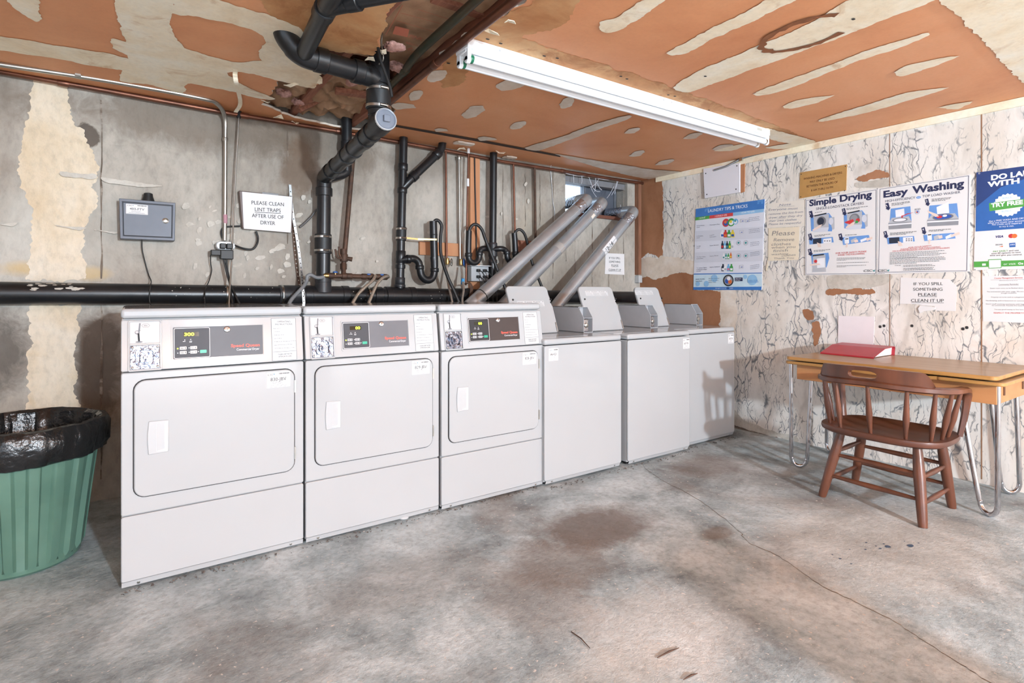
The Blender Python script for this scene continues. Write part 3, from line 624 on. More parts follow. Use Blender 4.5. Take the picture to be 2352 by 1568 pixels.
    b = nb(); slab(b, K, rr(.3695, .150, .3725, .158, .001, 1), .0075, .0085); obj('keyhole', b, M_DARK, lk, smooth=False)
    # instruction sticker
    b = nb(); slab(b, K, rr(.548, .006, .652, .196, .003, 2), 0, .0012); il = obj('instruction_label', b, pm('grey_sticker', (206, 206, 206), .5), t, smooth=False)
    k = Ink(K, .0014)
    for p, q in (((.5485, .007), (.5485, .195)), ((.6515, .007), (.6515, .195)), ((.549, .195), (.651, .195)), ((.549, .007), (.651, .007)), ((.552, .046), (.650, .046))): k.line(p, q, .0016, M_INKG)
    k.text('OPERATING', (.573, .177), (.629, .176), .0075, M_INK, .01); k.text('INSTRUCTIONS', (.565, .165), (.637, .164), .0075, M_INK, .01)
    for i, (wl) in enumerate((.028, .024, .042, .032, .092, .076, .086)): k.text(str(i+1), (.554, .149-.0148*i), (.556, .149-.0148*i), .003, M_INKG); k.fine((.558, .150-.0148*i), (.558+wl, .150-.0148*i), .0022, M_INKG)
    k.text('CLEAN LINT FILTER', (.572, .031), (.632, .031), .0058, M_INK); k.text('AFTER EACH LOAD', (.574, .021), (.630, .021), .0058, M_INK)
    k.done('lettering', il)
    return t
P1 = pm('sheen_grey_control_panel', (92, 91, 95), .46, var=.1, scale=6, spec=.35); P2 = pm('pale_sheen_control_panel', (110, 109, 113), .46, var=.1, scale=6, spec=.35); P3 = pm('brown_control_panel', (74, 64, 61), .46, var=.05, spec=.3)  # lamp sheen on the brown panels is painted in as two greys
dryer(0.0, 0.0, P1, '300', '830-JBV', 'white front-load dryer at the left end of the row, display reading 300')
dryer(.6877, -.004, P2, '00', '829-JBV', 'middle white dryer of the three, pale grey panel with display reading 00')
dryer(1.3754, -.016, P3, '00b', '828-JBV', 'white dryer with dark brown control panel, next to the washers')

# ---------------------------------------------------------------- washers
ZT = .878
def washer(x0, y0, wd, lidR, lidT, boxL, boxR, code, plL, label, stick, notch):
    t = thing('top_load_washer', label, 'washing machine', (x0+wd/2, y0+.34, 0), 'top loading washers')
    F = Fr((x0, y0, 0), (1, 0, 0), (0, 0, 1))
    b = nb(); bx(b, (x0+.002, y0+.012, .025), (x0+wd-.002, y0+.70, ZT-.042)); obj('cabinet', b, M_WHITE, t, bev=.006)
    for a in (.05, wd-.05):
        for d in (.06, .64): b = nb(); lathe(b, (x0+a, y0+d, 0), [(.022, 0), (.022, .01), (.012, .012), (.012, .028)], 14, cap0=True); obj('foot', b, M_DARK, t)
    b = nb(); slab(b, F, rr(.001, .034, wd-.001, ZT-.041, .012, 4), -.014, 0); q = [F.pt(.012, .035, -.001), F.pt(wd-.012, .035, -.001), F.pt(wd-.014, .014, -.010), F.pt(.014, .014, -.010)]; face(b, [b.verts.new(p) for p in q])
    fp = obj('front_panel', b, M_WHITE, t, bev=.004)
    L2 = Fr(F.pt(0, .014, -.010), (1, 0, 0), (0, -.009, .021))
    for a in (.06, wd-.06): screw(L2, a, .011, .001, fp)
    b = nb(); bx(b, (x0, y0-.001, ZT-.037), (x0+wd, y0+.70, ZT)); obj('top_panel', b, M_WHITE, t, bev=.012)
    # tub opening rim under the raised lid
    lr = W(*lidR, 2, ZT); yb = lr.y
    tl = lidT[0]; xr = lr.x; H = .335; lean = .115
    Lf = Fr((xr, yb, ZT+.006), (1, 0, 0), (0, lean, .31)); wl = lidT[1]
    b = nb(); bx(b, (xr-wl+.01, y0+.07, ZT-.004), (xr+.02, yb-.02, ZT+.0012)); obj('lid_recess', b, M_WHITE, t, smooth=False)
    A = [(-wl+.01, 0), (0, 0), (0, .20), (-.008, .215), (-.008, .24)] + [(-.045+.037*math.cos(math.radians(q)), H-.037+.037*math.sin(math.radians(q))) for q in range(10, 91, 16)] + [(-wl+.03+.03*math.cos(math.radians(q)), H-.03+.03*math.sin(math.radians(q))) for q in range(90, 181, 18)]
    b = nb(); slab(b, Lf, A, -.020, 0); ld = obj('lid', b, M_WHITE, t, bev=.005)
    b = nb(); slab(b, Lf, [(.001, .01), (.012, .01), (.010, .19), (.001, .20)], -.024, -.008); slab(b, Lf, [(-.006, .225), (.006, .225), (-.006, .29)], -.024, -.008); obj('lid_edge', b, M_GREYP, ld, bev=.002)
    for a, c in ((-wl+.035, .236), (.000, .236)):
        b = nb(); lathe(b, Lf.pt(a, c, -.001), [(.007, 0), (.006, .006), (.002, .008)], 12, ax=Lf.n, cap1=True); obj('bumper', b, M_RUB, ld)['label'] = 'small black rubber bumper'
    b = nb(); cyl(b, Lf.pt(-.006, .004, .004), Lf.pt(-.006, .07, .004), .004, 8); obj('hinge', b, M_STEEL, ld)
    p = Lf.px(stick[0], stick[1]); q = Lf.px(stick[2], stick[3]); b = nb(); slab(b, Lf, [(p[0], q[1]), (q[0], q[1]), (q[0], p[1]), (p[0], p[1])], .0002, .0010); st = obj('instruction_label', b, pm('grey_sticker', (206, 206, 206), .5), ld, smooth=False)
    k = Ink(Lf, .0012); n3 = (q[0]-p[0])/3; hh = p[1]-q[1]
    for i in range(3):
        a = p[0]+n3*i+.006; k.fine((a, p[1]-.2*hh), (a+n3*.55, p[1]-.2*hh), .003, M_INK); k.disc(p[0]+n3*(i+1)-.009, p[1]-.16*hh, .0028, M_INK, 8); k.fine((a, p[1]-.45*hh), (a+n3*.8, p[1]-.45*hh), .0015, M_INKG, 4, .15*hh)
        if i: k.line((a-.006, p[1]-.1*hh), (a-.006, q[1]+.1*hh), .001, M_INKG)
    k.done('lettering', st)
    # coin meter case: folded sheet hood, open at the front
    fl, fr_ = W(*boxL, 2, ZT), W(*boxR, 2, ZT); xa, xb, yf = fl.x, fl.x+.086, (fl.y+fr_.y)/2
    Sd = Fr((0, yf, ZT), (0, -1, 0), (0, 0, 1))         # normal -x ; a = -(y-yf)
    prof = [(0, .002), (0, .100), (-.055, .176), (-.34, .176), (-.34, .002)]
    b = nb()
    for x in (xa, xb-.003):
        Sx = Fr((x, yf, ZT), (0, -1, 0), (0, 0, 1)); slab(b, Sx, prof, -.003, 0)
    bx(b, (xa, yf+.055, ZT+.173), (xb, yf+.34, ZT+.176)); bx(b, (xa, yf+.337, ZT+.002), (xb, yf+.34, ZT+.174)); bx(b, (xa, yf, ZT+.001), (xb, yf+.33, ZT+.004))
    mc = obj('coin_meter_case', b, M_GREYP, t, smooth=False)
    b = nb(); bx(b, (xa+.003, yf+.002, ZT+.098), (xb-.003, yf+.10, ZT+.101)); bx(b, (xa+.003, yf+.10, ZT+.004), (xb-.003, yf+.103, ZT+.172)); bx(b, (xa+.045, yf+.09, ZT+.10), (xa+.048, yf+.10, ZT+.172)); obj('inner_shelf', b, M_GREYP, mc, smooth=False)
    b = nb(); bx(b, (xa+.006, yf+.008, ZT+.008), (xa+.052, yf+.10, ZT+.092)); obj('coin_slot_block', b, M_CHROME, mc, bev=.004)
    b = nb(); lathe(b, (xa+.030, yf+.009, ZT+.050), [(.018, 0), (.016, .008), (.006, .012)], 16, ax=(0, -1, 0), cap1=True); obj('coin_slide', b, M_STEEL, mc)
    for z in (.020, .082):
        b = nb(); lathe(b, (xa+.040, yf+.009, ZT+z), [(.005, 0), (.003, .004)], 10, ax=(0, -1, 0), cap1=True); obj('rivet', b, M_STEEL, mc)
    plate(F, plL, ZT-.132, plL+.075, ZT-.057, code, t, .0014)
    return t
washer(2.043, -.045, .645, (1282.2, 764.5), (0, .355), (1338, 763.8), (1363.8, 763.1), '646-HGX', .030, 'white washer beside the dryers, its number sticker at the top left', (1187, 691.5, 1251, 703), 0)
washer(2.737, -.055, .645, (1432.7, 757.7), (0, .345), (1493.9, 753.2), (1513.6, 752.2), '647-FYA', .565, 'middle white washer of the three, nearer the camera than its neighbours', (1343.5, 668, 1397, 679), 0)
washer(3.386, .000, .635, (1538.1, 749.1), (0, .29), (1598.6, 746.5), (1615.4, 745.8), '347-FYA', .545, 'white washer at the right end, with the chair shadow on its front', (1457, 667, 1501, 677), 0)

# ---------------------------------------------------------------- table
tb = thing('drop_leaf_table', 'long wooden extension table with chrome hairpin legs against the papered wall', 'table', (3.9, -1.2, 0))
M_TOP = pm('worn_tabletop_wood', (176, 148, 114), .38, c2=(152, 122, 88), scale=5, stretch=(6, .5, 1), coat=.15)
M_EDGE = pm('honey_edge_wood', (196, 146, 84), .35, c2=(168, 120, 64), scale=6, stretch=(3, .5, 3))
M_APR = pm('orange_apron_wood', (200, 142, 92), .45, c2=(178, 120, 72), scale=3, stretch=(2, .6, 3))
def tslab(x0, y0, x1, y1, z0, z1, name, mats, warp=None):
    b = nb(); n = 14; fr = Fr((0, 0, 0), (1, 0, 0), (0, 1, 0)); P = rr(x0, y0, x1, y1, .03, 5)
    slab(b, fr, P, z0, z1); 
    for f in b.faces: f.material_index = 0 if f.normal.z > .9 or f.calc_center_median().z > z1-.001 else 1
    if warp:
        bmesh.ops.subdivide_edges(b, edges=b.edges, cuts=6)
        for v in b.verts: v.co.z += warp(v.co)
    return obj(name, b, mats, tb, bev=.005 if not warp else 0)
tslab(3.545, -1.745, 4.235, -.675, .716, .738, 'table_top', [M_TOP, M_EDGE])
tslab(3.56, -.955, 4.235, -.66, .688, .708, 'extension_leaf', [M_TOP, M_EDGE])
tslab(3.56, -1.77, 4.235, -1.48, .688, .708, 'extension_leaf', [M_TOP, M_EDGE])
b = nb(); fr = Fr((0, 0, 0), (1, 0, 0), (0, 1, 0)); n = 16; rows = []
for i in range(n+1):
    y = -1.49+.525*i/n; s = .012*math.sin(math.pi*i/n); rows.append([b.verts.new((x, y, z-s)) for x, z in ((3.565, .690), (3.565, .708), (4.2, .708), (4.2, .690))])
for i in range(n):
    for k in range(4): face(b, [rows[i][k], rows[i][(k+1) % 4], rows[i+1][(k+1) % 4], rows[i+1][k]])
face(b, rows[0]); face(b, rows[-1][::-1]); obj('center_board', b, M_EDGE, tb)
b = nb(); bx(b, (3.615, -1.725, .588), (3.637, -.715, .686)); bx(b, (4.18, -1.725, .588), (4.2, -.715, .686)); bx(b, (3.637, -1.725, .588), (4.18, -1.705, .686)); bx(b, (3.637, -.735, .588), (4.18, -.715, .686)); obj('apron', b, M_APR, tb, bev=.002)
for x in (3.72, 4.05):
    b = nb(); bx(b, (x, -1.730, .625), (x+.018, -1.722, .672)); obj('latch_slot', b, pm('dark_slot_wood', (104, 72, 50), .7), tb, smooth=False)
for fx, fy, sx, sy in ((3.650, -.712, 1, -1), (3.667, -1.68, 1, 1), (4.157, -.672, -1, -1), (4.165, -1.65, -1, 1)):
    # each leg is one bent rod: corner side upright, inner side leaning into the apron
    if sx == 1: A = Vector((fx-.035, fy+(.035 if sy < 0 else -.045), .686)); B = Vector((fx+.035, fy+(-.065 if sy < 0 else .14), .686)); g = Vector((.018, sy*.036, 0))
    else: A = Vector((fx+.012, fy+(.02 if sy < 0 else -.02), .686)); B = Vector((fx-.07, fy+sy*.08, .686)); g = Vector((-.018, sy*.032, 0))
    c = Vector((fx, fy, .0125)); a0, b0 = c-g*1.15, c+g*1.15
    P = [A, a0.lerp(A, .12)+Vector((0, 0, .03))] + [c - g*1.1*math.cos(q) + Vector((0, 0, .052*(1-math.sin(q)))) for q in [math.pi*i/10 for i in range(0, 11)]] + [b0.lerp(B, .12)+Vector((0, 0, .03)), B]
    b = nb(); tube(b, cat(P, 3), .0125, 14); obj('hairpin_leg', b, M_CHROME, tb)

# ---------------------------------------------------------------- chair
M_CH = pm('worn_brown_chair_wood', (116, 68, 46), .36, c2=(84, 50, 36), scale=8, stretch=(1.5, 1.5, .7), coat=.2)
M_SEAT = pm('dark_brown_seat_wood', (104, 62, 46), .4, c2=(80, 48, 36), scale=7, coat=.2)
ch = thing('captains_chair', 'brown wooden captain\'s chair with curved back, facing the table', 'chair', (3.45, -1.29, 0))
CX, CY = 3.45, -1.305
def cp(x, y, z): return Vector((CX+x, CY+y, z))
b = nb(); n = 48; rings = []
def seat_out(t, k=1.):
    c, s = math.cos(t), math.sin(t); q = (abs(c)**3.2+abs(s)**3.2)**(-1/3.2); return (c*q*.250*k, s*q*.300*k*(1-.03*c))
for k, z in ((.0, .398), (.55, .400), (.80, .407), (.93, .416), (.99, .414), (1.0, .402), (.985, .388), (.93, .378), (0., .376)):
    rings.append([b.verts.new(cp(*seat_out(2*math.pi*i/n, max(k, .001)), z)) for i in range(n)])
for i in range(len(rings)-1):
    for j in range(n): face(b, [rings[i][j], rings[i][(j+1) % n], rings[i+1][(j+1) % n], rings[i+1][j]])
bmesh.ops.remove_doubles(b, verts=b.verts, dist=.0005)
obj('seat', b, M_SEAT, ch)
def turned(name, a, c, prof, m=M_CH):
    b = nb(); a, c = Vector(a), Vector(c); L = (c-a).length; lathe(b, a, [(r, L*t) for t, r in prof], 16, ax=(c-a), cap0=True, cap1=True); return obj(name, b, m, ch)
feet = {'rl': (-.20, .255), 'rr': (-.222, -.235), 'fl': (.228, .265), 'fr': (.20, -.227)}
tops = {'rl': (-.14, .175), 'rr': (-.145, -.185), 'fl': (.165, .19), 'fr': (.15, -.19)}
lp = [(0, .019), (.05, .021), (.2, .023), (.62, .0265), (.85, .023), (1, .019)]
def on(k, z): a = Vector((*feet[k], 0)); c = Vector((*tops[k], .385)); return a.lerp(c, z/.385)
for k in feet: turned('leg', cp(*feet[k], 0), cp(*tops[k], .385), lp)
sp = [(0, .009), (.1, .010), (.5, .0145), (.9, .010), (1, .009)]
for a, c, z in (('rl', 'rr', .125), ('rl', 'rr', .245), ('fl', 'fr', .125), ('fl', 'fr', .235), ('rl', 'fl', .10), ('rl', 'fl', .26), ('rr', 'fr', .105), ('rr', 'fr', .225)):
    p, q = on(a, z), on(c, z+(.0)); turned('stretcher', cp(*p), cp(*q), sp)
# arm bow: a flat bent rail, level round the back, curling down to the seat at the front
bow = []
def bowpt(t):   # t from -1 (right front) to 1 (left front)
    a = t*math.radians(112); s_ = math.copysign(1, a)
    if abs(a) < math.pi/2: return Vector((-.255*math.cos(a)**.85, .312*s_*abs(math.sin(a))**.85, .682-.026*abs(t)))
    return Vector((.10*(abs(a)-math.pi/2)/math.radians(22), .312*s_, .682-.026*abs(t)))
P = [bowpt(-.97+1.94*i/36) for i in range(37)]
end = lambda s: [Vector((.128, s*.311, .640)), Vector((.142, s*.306, .600)), Vector((.136, s*.297, .51)), Vector((.122, s*.282, .408))]
P = end(-1)[::-1] + P + end(1); P = cat([cp(*p) for p in P], 2)
b = nb(); rg = []
for i, p in enumerate(P):
    t = (P[min(i+1, len(P)-1)]-P[max(i-1, 0)]).normalized(); inn = Vector((CX+.02, CY, p.z))-p; inn = (inn-t*inn.dot(t)); 
    u = t.cross(inn).normalized(); inn = u.cross(t).normalized(); e_ = min(1, min(i, len(P)-1-i)/9); wd, th = .012+.013*e_, .016
    rg.append([b.verts.new(p+inn*a*wd+u*c*th) for a, c in ((-1, -.6), (-.6, -1), (.6, -1), (1, -.6), (1, .6), (.6, 1), (-.6, 1), (-1, .6))])
for i in range(len(rg)-1):
    for k in range(8): face(b, [rg[i][k], rg[i][(k+1) % 8], rg[i+1][(k+1) % 8], rg[i+1][k]])
face(b, rg[0]); face(b, rg[-1][::-1]); obj('arm_bow', b, M_CH, ch)
# crest rail with its hand slot, standing on the back of the bow
b = nb(); n = 130; NT = 22; G = []
def crest(i, j):
    t = -.47+.94*i/n; q = bowpt(t); f = min(1, (1-abs(t)/.47)*4.2); hgt = .010+.066*math.sin(f*math.pi/2)
    z = q.z+.010+hgt*j/NT; back = .010*j/NT
    return q, z, back
for sgn in (-1, 1):
    gr = []
    for i in range(n+1):
        col = []
        for j in range(NT+1):
            q, z, back = crest(i, j); d = Vector((q.x, q.y, 0)).normalized(); r = Vector((q.x, q.y, 0)) + d*(back + sgn*.011); col.append(b.verts.new(cp(r.x, r.y, z)))
        gr.append(col)
    G.append(gr)
hol = lambda i, j: (abs(i+.5-n*.53)/11)**3 + (abs(j+.5-10)/5.2)**3 < 1
for g in G:
    for i in range(n):
        for j in range(NT):
            if not hol(i, j): face(b, [g[i][j], g[i+1][j], g[i+1][j+1], g[i][j+1]])
sl = {v for e in b.edges if len(e.link_faces) == 1 for v in e.verts}
edge_v = {g[i][j] for g in G for i in range(n+1) for j in range(NT+1) if i in (0, n) or j in (0, NT)}
bmesh.ops.delete(b, geom=[v for v in b.verts if not v.link_faces], context='VERTS')
for _ in range(5): bmesh.ops.smooth_vert(b, verts=[v for v in sl if v not in edge_v], factor=.5, use_axis_x=True, use_axis_y=True, use_axis_z=True)
be = [e for e in b.edges if len(e.link_faces) == 1]
idx = {}
for s in (0, 1):
    for i in range(n+1):
        for j in range(NT+1):
            if G[s][i][j].is_valid: idx[G[s][i][j]] = (s, i, j)
for e in be:
    (s, i, j), (s2, i2, j2) = idx[e.verts[0]], idx[e.verts[1]]
    if s == 0: face(b, [G[0][i][j], G[0][i2][j2], G[1][i2][j2], G[1][i][j]])
lo = [v for v in b.verts if not v.link_faces]; bmesh.ops.delete(b, geom=lo, context='VERTS')
obj('crest_rail', b, M_CH, ch)
for t in (-.88, -.70, -.50, -.26, 0, .26, .50, .70, .88):
    q = bowpt(t); a = q.copy(); ss = seat_out(math.atan2(q.y/.30, q.x/.25), .86)
    turned('spindle', cp(ss[0], ss[1], .405), cp(q.x, q.y, q.z-.008), [(0, .008), (.15, .010), (.42, .0155), (.6, .013), (.85, .010), (1, .009)])

# ---------------------------------------------------------------- trash can and liner
TX, TY = -.35, .55
M_BIN = pm('green_bin_plastic', (96, 130, 114), .34, c2=(80, 112, 98), scale=5, bump=.05)
tc = thing('trash_can', 'round green ribbed plastic trash can left of the dryers', 'trash can', (TX, TY, 0))
b = nb(); seg = 288; rg = []
for h, r in ((.0, .185), (.012, .198), (.03, .200), (.05, .203), (.30, .232), (.54, .262), (.57, .270), (.575, .262), (.10, .195), (.02, .17)):
    f = .009 if .04 < h < .56 and r > .2 and h != .10 else 0
    rg.append([b.verts.new((TX+(r+f*max(-1, min(1, 4.5*math.sin(k*2*math.pi/seg*18))))*math.cos(2*math.pi*k/seg), TY+(r+f*max(-1, min(1, 4.5*math.sin(k*2*math.pi/seg*18))))*math.sin(2*math.pi*k/seg), h)) for k in range(seg)])
for i in range(len(rg)-1):
    for k in range(seg): face(b, [rg[i][k], rg[i][(k+1) % seg], rg[i+1][(k+1) % seg], rg[i+1][k]])
face(b, rg[0][::-1]); face(b, rg[-1]); obj('can_body', b, M_BIN, tc)
M_BAG = pm('shiny_black_bag', (24, 24, 25), .22, var=.1, spec=.7, bump=.8, bscale=30)
b = nb(); seg = 120; rg = []
prof = [(.268, .455), (.284, .462), (.296, .50), (.303, .54), (.300, .575), (.286, .598), (.268, .602), (.252, .590), (.240, .54), (.216, .40), (.19, .25), (.14, .16), (.02, .14)]
for i, (r, h) in enumerate(prof):
    row = []
    for k in range(seg):
        t = 2*math.pi*k/seg; q = Vector((math.cos(t)*3, math.sin(t)*3, h*9)); e = noise.noise(q*1.6)*.016+noise.noise(q*5)*.008+abs(noise.noise(Vector((math.cos(t)*9, math.sin(t)*9, h*3))))*.012
        z = h + noise.noise(q*.8)*(.012 if i < 2 else .008)*(1 if i < 9 else 0); rad = max(.01, r+e*(1 if i < 10 else .4)); row.append(b.verts.new((TX+rad*math.cos(t), TY+rad*math.sin(t), z)))
    rg.append(row)
for i in range(len(rg)-1):
    for k in range(seg): face(b, [rg[i][k], rg[i][(k+1) % seg], rg[i+1][(k+1) % seg], rg[i+1][k]])
face(b, rg[-1]); o = obj('bin_liner', b, M_BAG); tag(o, 'shiny black plastic bag folded over the rim of the green trash can', 'trash bag')
# ---------------------------------------------------------------- drains
def hub(bm, p, d, r, ln, mi=0): 
    p, d = Vector(p), Vector(d).normalized(); lathe(bm, p-d*ln/2, [(r*.93, 0), (r, .003), (r, ln-.003), (r*.93, ln)], 24, mi, ax=d, cap0=True, cap1=True)
def clamp(p, d, r, parent, name='clamp_band'):
    p, d = Vector(p), Vector(d).normalized(); b = nb(); lathe(b, p-d*.007, [(r, 0), (r+.002, .001), (r+.002, .013), (r, .014)], 24, ax=d)
    s = Vector((0, -1, 0)) if abs(d.y) < .8 else Vector((.5, 0, -.8)); s = (s-d*s.dot(d)).normalized(); q = p + s*(r+.005); u = d.cross(s).normalized()
    tube(b, [q-u*.016, q+u*.016], .006, 8); tube(b, [q+u*.016, q+u*.022], .008, 6); return obj(name, b, M_STEEL, parent)
YM = 1.12
mz = lambda x: 1.152-.0105*(x+.5)
mp_ = lambda x: Vector((x, YM, mz(x)))
dx = Vector((1, 0, mz(1)-mz(0))).normalized()
sew = thing('sewer_main', 'thick black horizontal sewer pipe along the concrete wall behind the dryers', 'pipe', (1.8, YM, 1.05))
b = nb(); cyl(b, mp_(-4.0), mp_(4.24), .057, 32); obj('pipe', b, M_ABS, sew)
for x, ln, r in ((.885, .16, .063), (1.08, .30, .062), (1.23, .05, .066), (.985, .05, .066), (1.46, .06, .064), (1.62, .16, .063), (1.72, .05, .066), (1.54, .05, .066), (2.13, .12, .062), (2.21, .04, .066)):
    b = nb(); hub(b, mp_(x), dx, r, ln); obj('fitting', b, M_ABS2 if x in (.885,) else M_ABS, sew)
for x in (.825, .945, 1.39): clamp(mp_(x), dx, .0635, sew)
b = nb()
for i in range(60):
    x = R.uniform(.2, 2.2); a = R.uniform(-.9, .9)+math.pi*1.5; p = mp_(x)+Vector((0, math.cos(a+math.pi/2 - math.pi/2)*.0, 0)); q = R.uniform(-.6, 1.1); p = mp_(x)+Vector((0, -math.cos(q), math.sin(q)))*.0575; s = R.uniform(.001, .0035); n = Vector((0, -math.cos(q), math.sin(q))); t = n.cross(Vector((1, 0, 0)))
    if any(abs(x-fx) < ln/2 for fx, ln in ((.885, .2), (1.08, .36), (1.62, .26), (2.17, .2))): continue
    face(b, [b.verts.new(p+Vector((1, 0, 0))*s*c+t*s*d) for c, d in ((1, 0), (.3, .9), (-.8, .5), (-.7, -.6), (.4, -1))])
for i in range(26):
    x = -.32+R.uniform(-.08, .14); q = R.uniform(.3, 1.2); n = Vector((0, -math.cos(q), math.sin(q))); t = n.cross(Vector((1, 0, 0))); p = mp_(x)+n*.0575; s = R.uniform(.003, .014)
    face(b, [b.verts.new(p+Vector((1, 0, 0))*s*1.6*c+t*s*.5*d) for c, d in ((1, 0), (.3, .9), (-.8, .5), (-.7, -.6), (.4, -1))])
obj('paint_splashes', b, M_FLECK, sew, smooth=False)['label'] = 'pale paint splashes on the black pipe'
b = nb(); x0 = W(520, 680, 1, YM).x
for k in (0,): tube(b, [mp_(x0+.004)+dx*0+Vector((0, 0, 0))+Vector((0, -math.cos(q), math.sin(q)))*.059 for q in [math.radians(-80+i*16) for i in range(13)]], .008, 6, flat=.25)
obj('pipe_hanger', b, M_STEEL, sew)

# three-inch stack with the overhead run
X1 = 1.08; st = thing('drain_stack', 'tall black drain stack with a diagonal-looking overhead run and round cleanout cap', 'pipe', (X1, 1.10, 1.15))
b = nb(); cyl(b, (X1, 1.10, mz(X1)+.03), (X1+.006, 1.10, 1.84), .0445, 28); obj('pipe', b, M_ABS, st)
b = nb(); tube(b, [(X1, 1.10, mz(X1)+.02), (X1, 1.10, 1.24)], [.056, .050], 24); hub(b, (X1, 1.10, 1.245), (0, 0, 1), .053, .05); obj('wye_branch', b, M_ABS2, st)
b = nb(); hub(b, (X1, 1.10, 1.475), (0, 0, 1), .054, .13); obj('rubber_coupling', b, M_RUB, st)
clamp((X1, 1.10, 1.432), (0, 0, 1), .0545, st); clamp((X1, 1.10, 1.522), (0, 0, 1), .0545, st)
e0, e1 = Vector((X1+.006, 1.10, 1.83)), Vector((X1+.005, 1.10, 1.915)); ce = Vector((1.043, -.075, 1.989)); rd = (ce-e1).normalized()
b = nb(); tube(b, bend([e0, e1, e1+rd*.13], .085, 8), .0475, 26); hub(b, e0-Vector((0, 0, .01)), (0, 0, 1), .054, .055); obj('elbow', b, M_ABS, st)
b = nb(); cyl(b, e1+rd*.1, ce-rd*.02, .0455, 28); obj('pipe', b, M_ABS, st)
for q, ln in ((.16, .05), (.30, .04), (.52, .05), (.66, .035), (.86, .05), (.97, .04)):
    b = nb(); hub(b, e1+rd*q, rd, .0515, ln); obj('hub', b, M_ABS, st)
b = nb(); hub(b, ce-rd*.05, rd, .054, .12); obj('cleanout_body', b, M_ABS2, st)
b = nb(); lathe(b, ce+rd*.004, [(.052, 0), (.053, .008), (.048, .012), (.044, .011)], 32, ax=rd); lathe(b, ce+rd*.012, [(.045, 0), (.03, .001)], 32, ax=rd, cap1=True)
b2 = nb(); lathe(b2, ce+rd*.004, [(.0535, -.004), (.0545, .004), (.052, .010), (.0465, .0105)], 32, ax=rd); obj('cap_rim', b2, pm('pale_rim', (206, 206, 206), .35), st)
cc = obj('cleanout_cap', b, pm('grey_cleanout_plastic', (120, 126, 138), .35, var=.15), st)
b = nb(); f2 = Fr(ce+rd*.012, Vector((0, 0, 1)).cross(rd), (0, .0, 1)); slab(b, f2, rr(-.016, -.016, .016, .016, .003, 2), 0, .018); obj('square_nut', b, MATS['grey_cleanout_plastic'], cc, bev=.002)
rz = ce - rd*.12; rz = Vector((1.045, .03, rz.z))
b = nb(); cyl(b, rz, (1.043, .0, 2.24), .048, 26); hub(b, (1.045, .02, 2.045), (0, 0, 1), .052, .03); obj('riser', b, M_ABS, st)
b = nb(); hub(b, (1.044, .015, 2.118), (0, -.07, 1), .0605, .115); obj('rubber_coupling', b, M_RUB, st)
clamp((1.044, .018, 2.075), (0, -.07, 1), .0610, st); clamp((1.044, .010, 2.158), (0, -.07, 1), .0610, st)
tz = Vector((1.042, -.005, 2.215))
b = nb(); cyl(b, tz-Vector((0, 0, .04)), tz+Vector((0, .01, .16)), .050, 26); tube(b, [tz+Vector((.0, 0, -.02)), tz+Vector((-.045, -.004, -.006)), tz+Vector((-.12, -.007, 0))], [.044, .052, .049], 24); hub(b, tz+Vector((-.115, -.008, 0)), (1, .08, 0), .0565, .05); obj('sanitary_tee', b, M_ABS, st)
b = nb(); cyl(b, tz+Vector((-.10, -.008, 0)), (.70, -.048, 2.213), .0475, 26); obj('pipe', b, M_ABS, st)
b = nb(); tube(b, cat([(.73, -.047, 2.213), (.675, -.052, 2.215), (.625, -.060, 2.238), (.588, -.066, 2.28), (.575, -.07, 2.345)], 5), [.052]*11+[.048]*10, 24); hub(b, (.745, -.046, 2.213), (1, .05, 0), .056, .055); obj('sweep_elbow', b, M_ABS, st)
b = nb(); cyl(b, (.665, -.06, 2.215), (.628, -.56, 2.214), .036, 24); cyl(b, (.628, -.56, 2.214), (.60, -1.3, 2.213), .036, 24); obj('pipe', b, M_ABS, st)
b = nb(); hub(b, (.631, -.50, 2.214), (-.07, -1, 0), .042, .06); br = [W(738, 30, 2, 2.214), W(758, 14, 2, 2.214), W(790, 6, 2, 2.214), W(812, 2, 2, 2.214)]; bd = (br[3]-br[2]).normalized(); tube(b, cat(br, 5), .036, 22); hub(b, br[3], bd, .038, .05); cyl(b, br[3], br[3]+bd*.9, .029, 22); obj('branch_fitting', b, M_ABS, st)

# two-inch vent behind the run
xv = 1.243; vt = thing('vent_pipe', 'black vent pipe dropping from the ceiling hole behind the overhead drain', 'pipe', (xv, 1.12, 1.95))
b = nb(); cyl(b, (xv, 1.12, 1.98), (xv, 1.12, 2.52), .036, 22); obj('pipe', b, M_ABS, vt)
b = nb(); hub(b, (xv, 1.12, 2.16), (0, 0, 1), .041, .05); tube(b, bend([(xv, 1.12, 2.05), (xv, 1.12, 1.97), (xv-.10, 1.115, 1.93), (X1+.04, 1.11, 1.92)], .04), .034, 18); obj('elbow', b, M_ABS, vt)

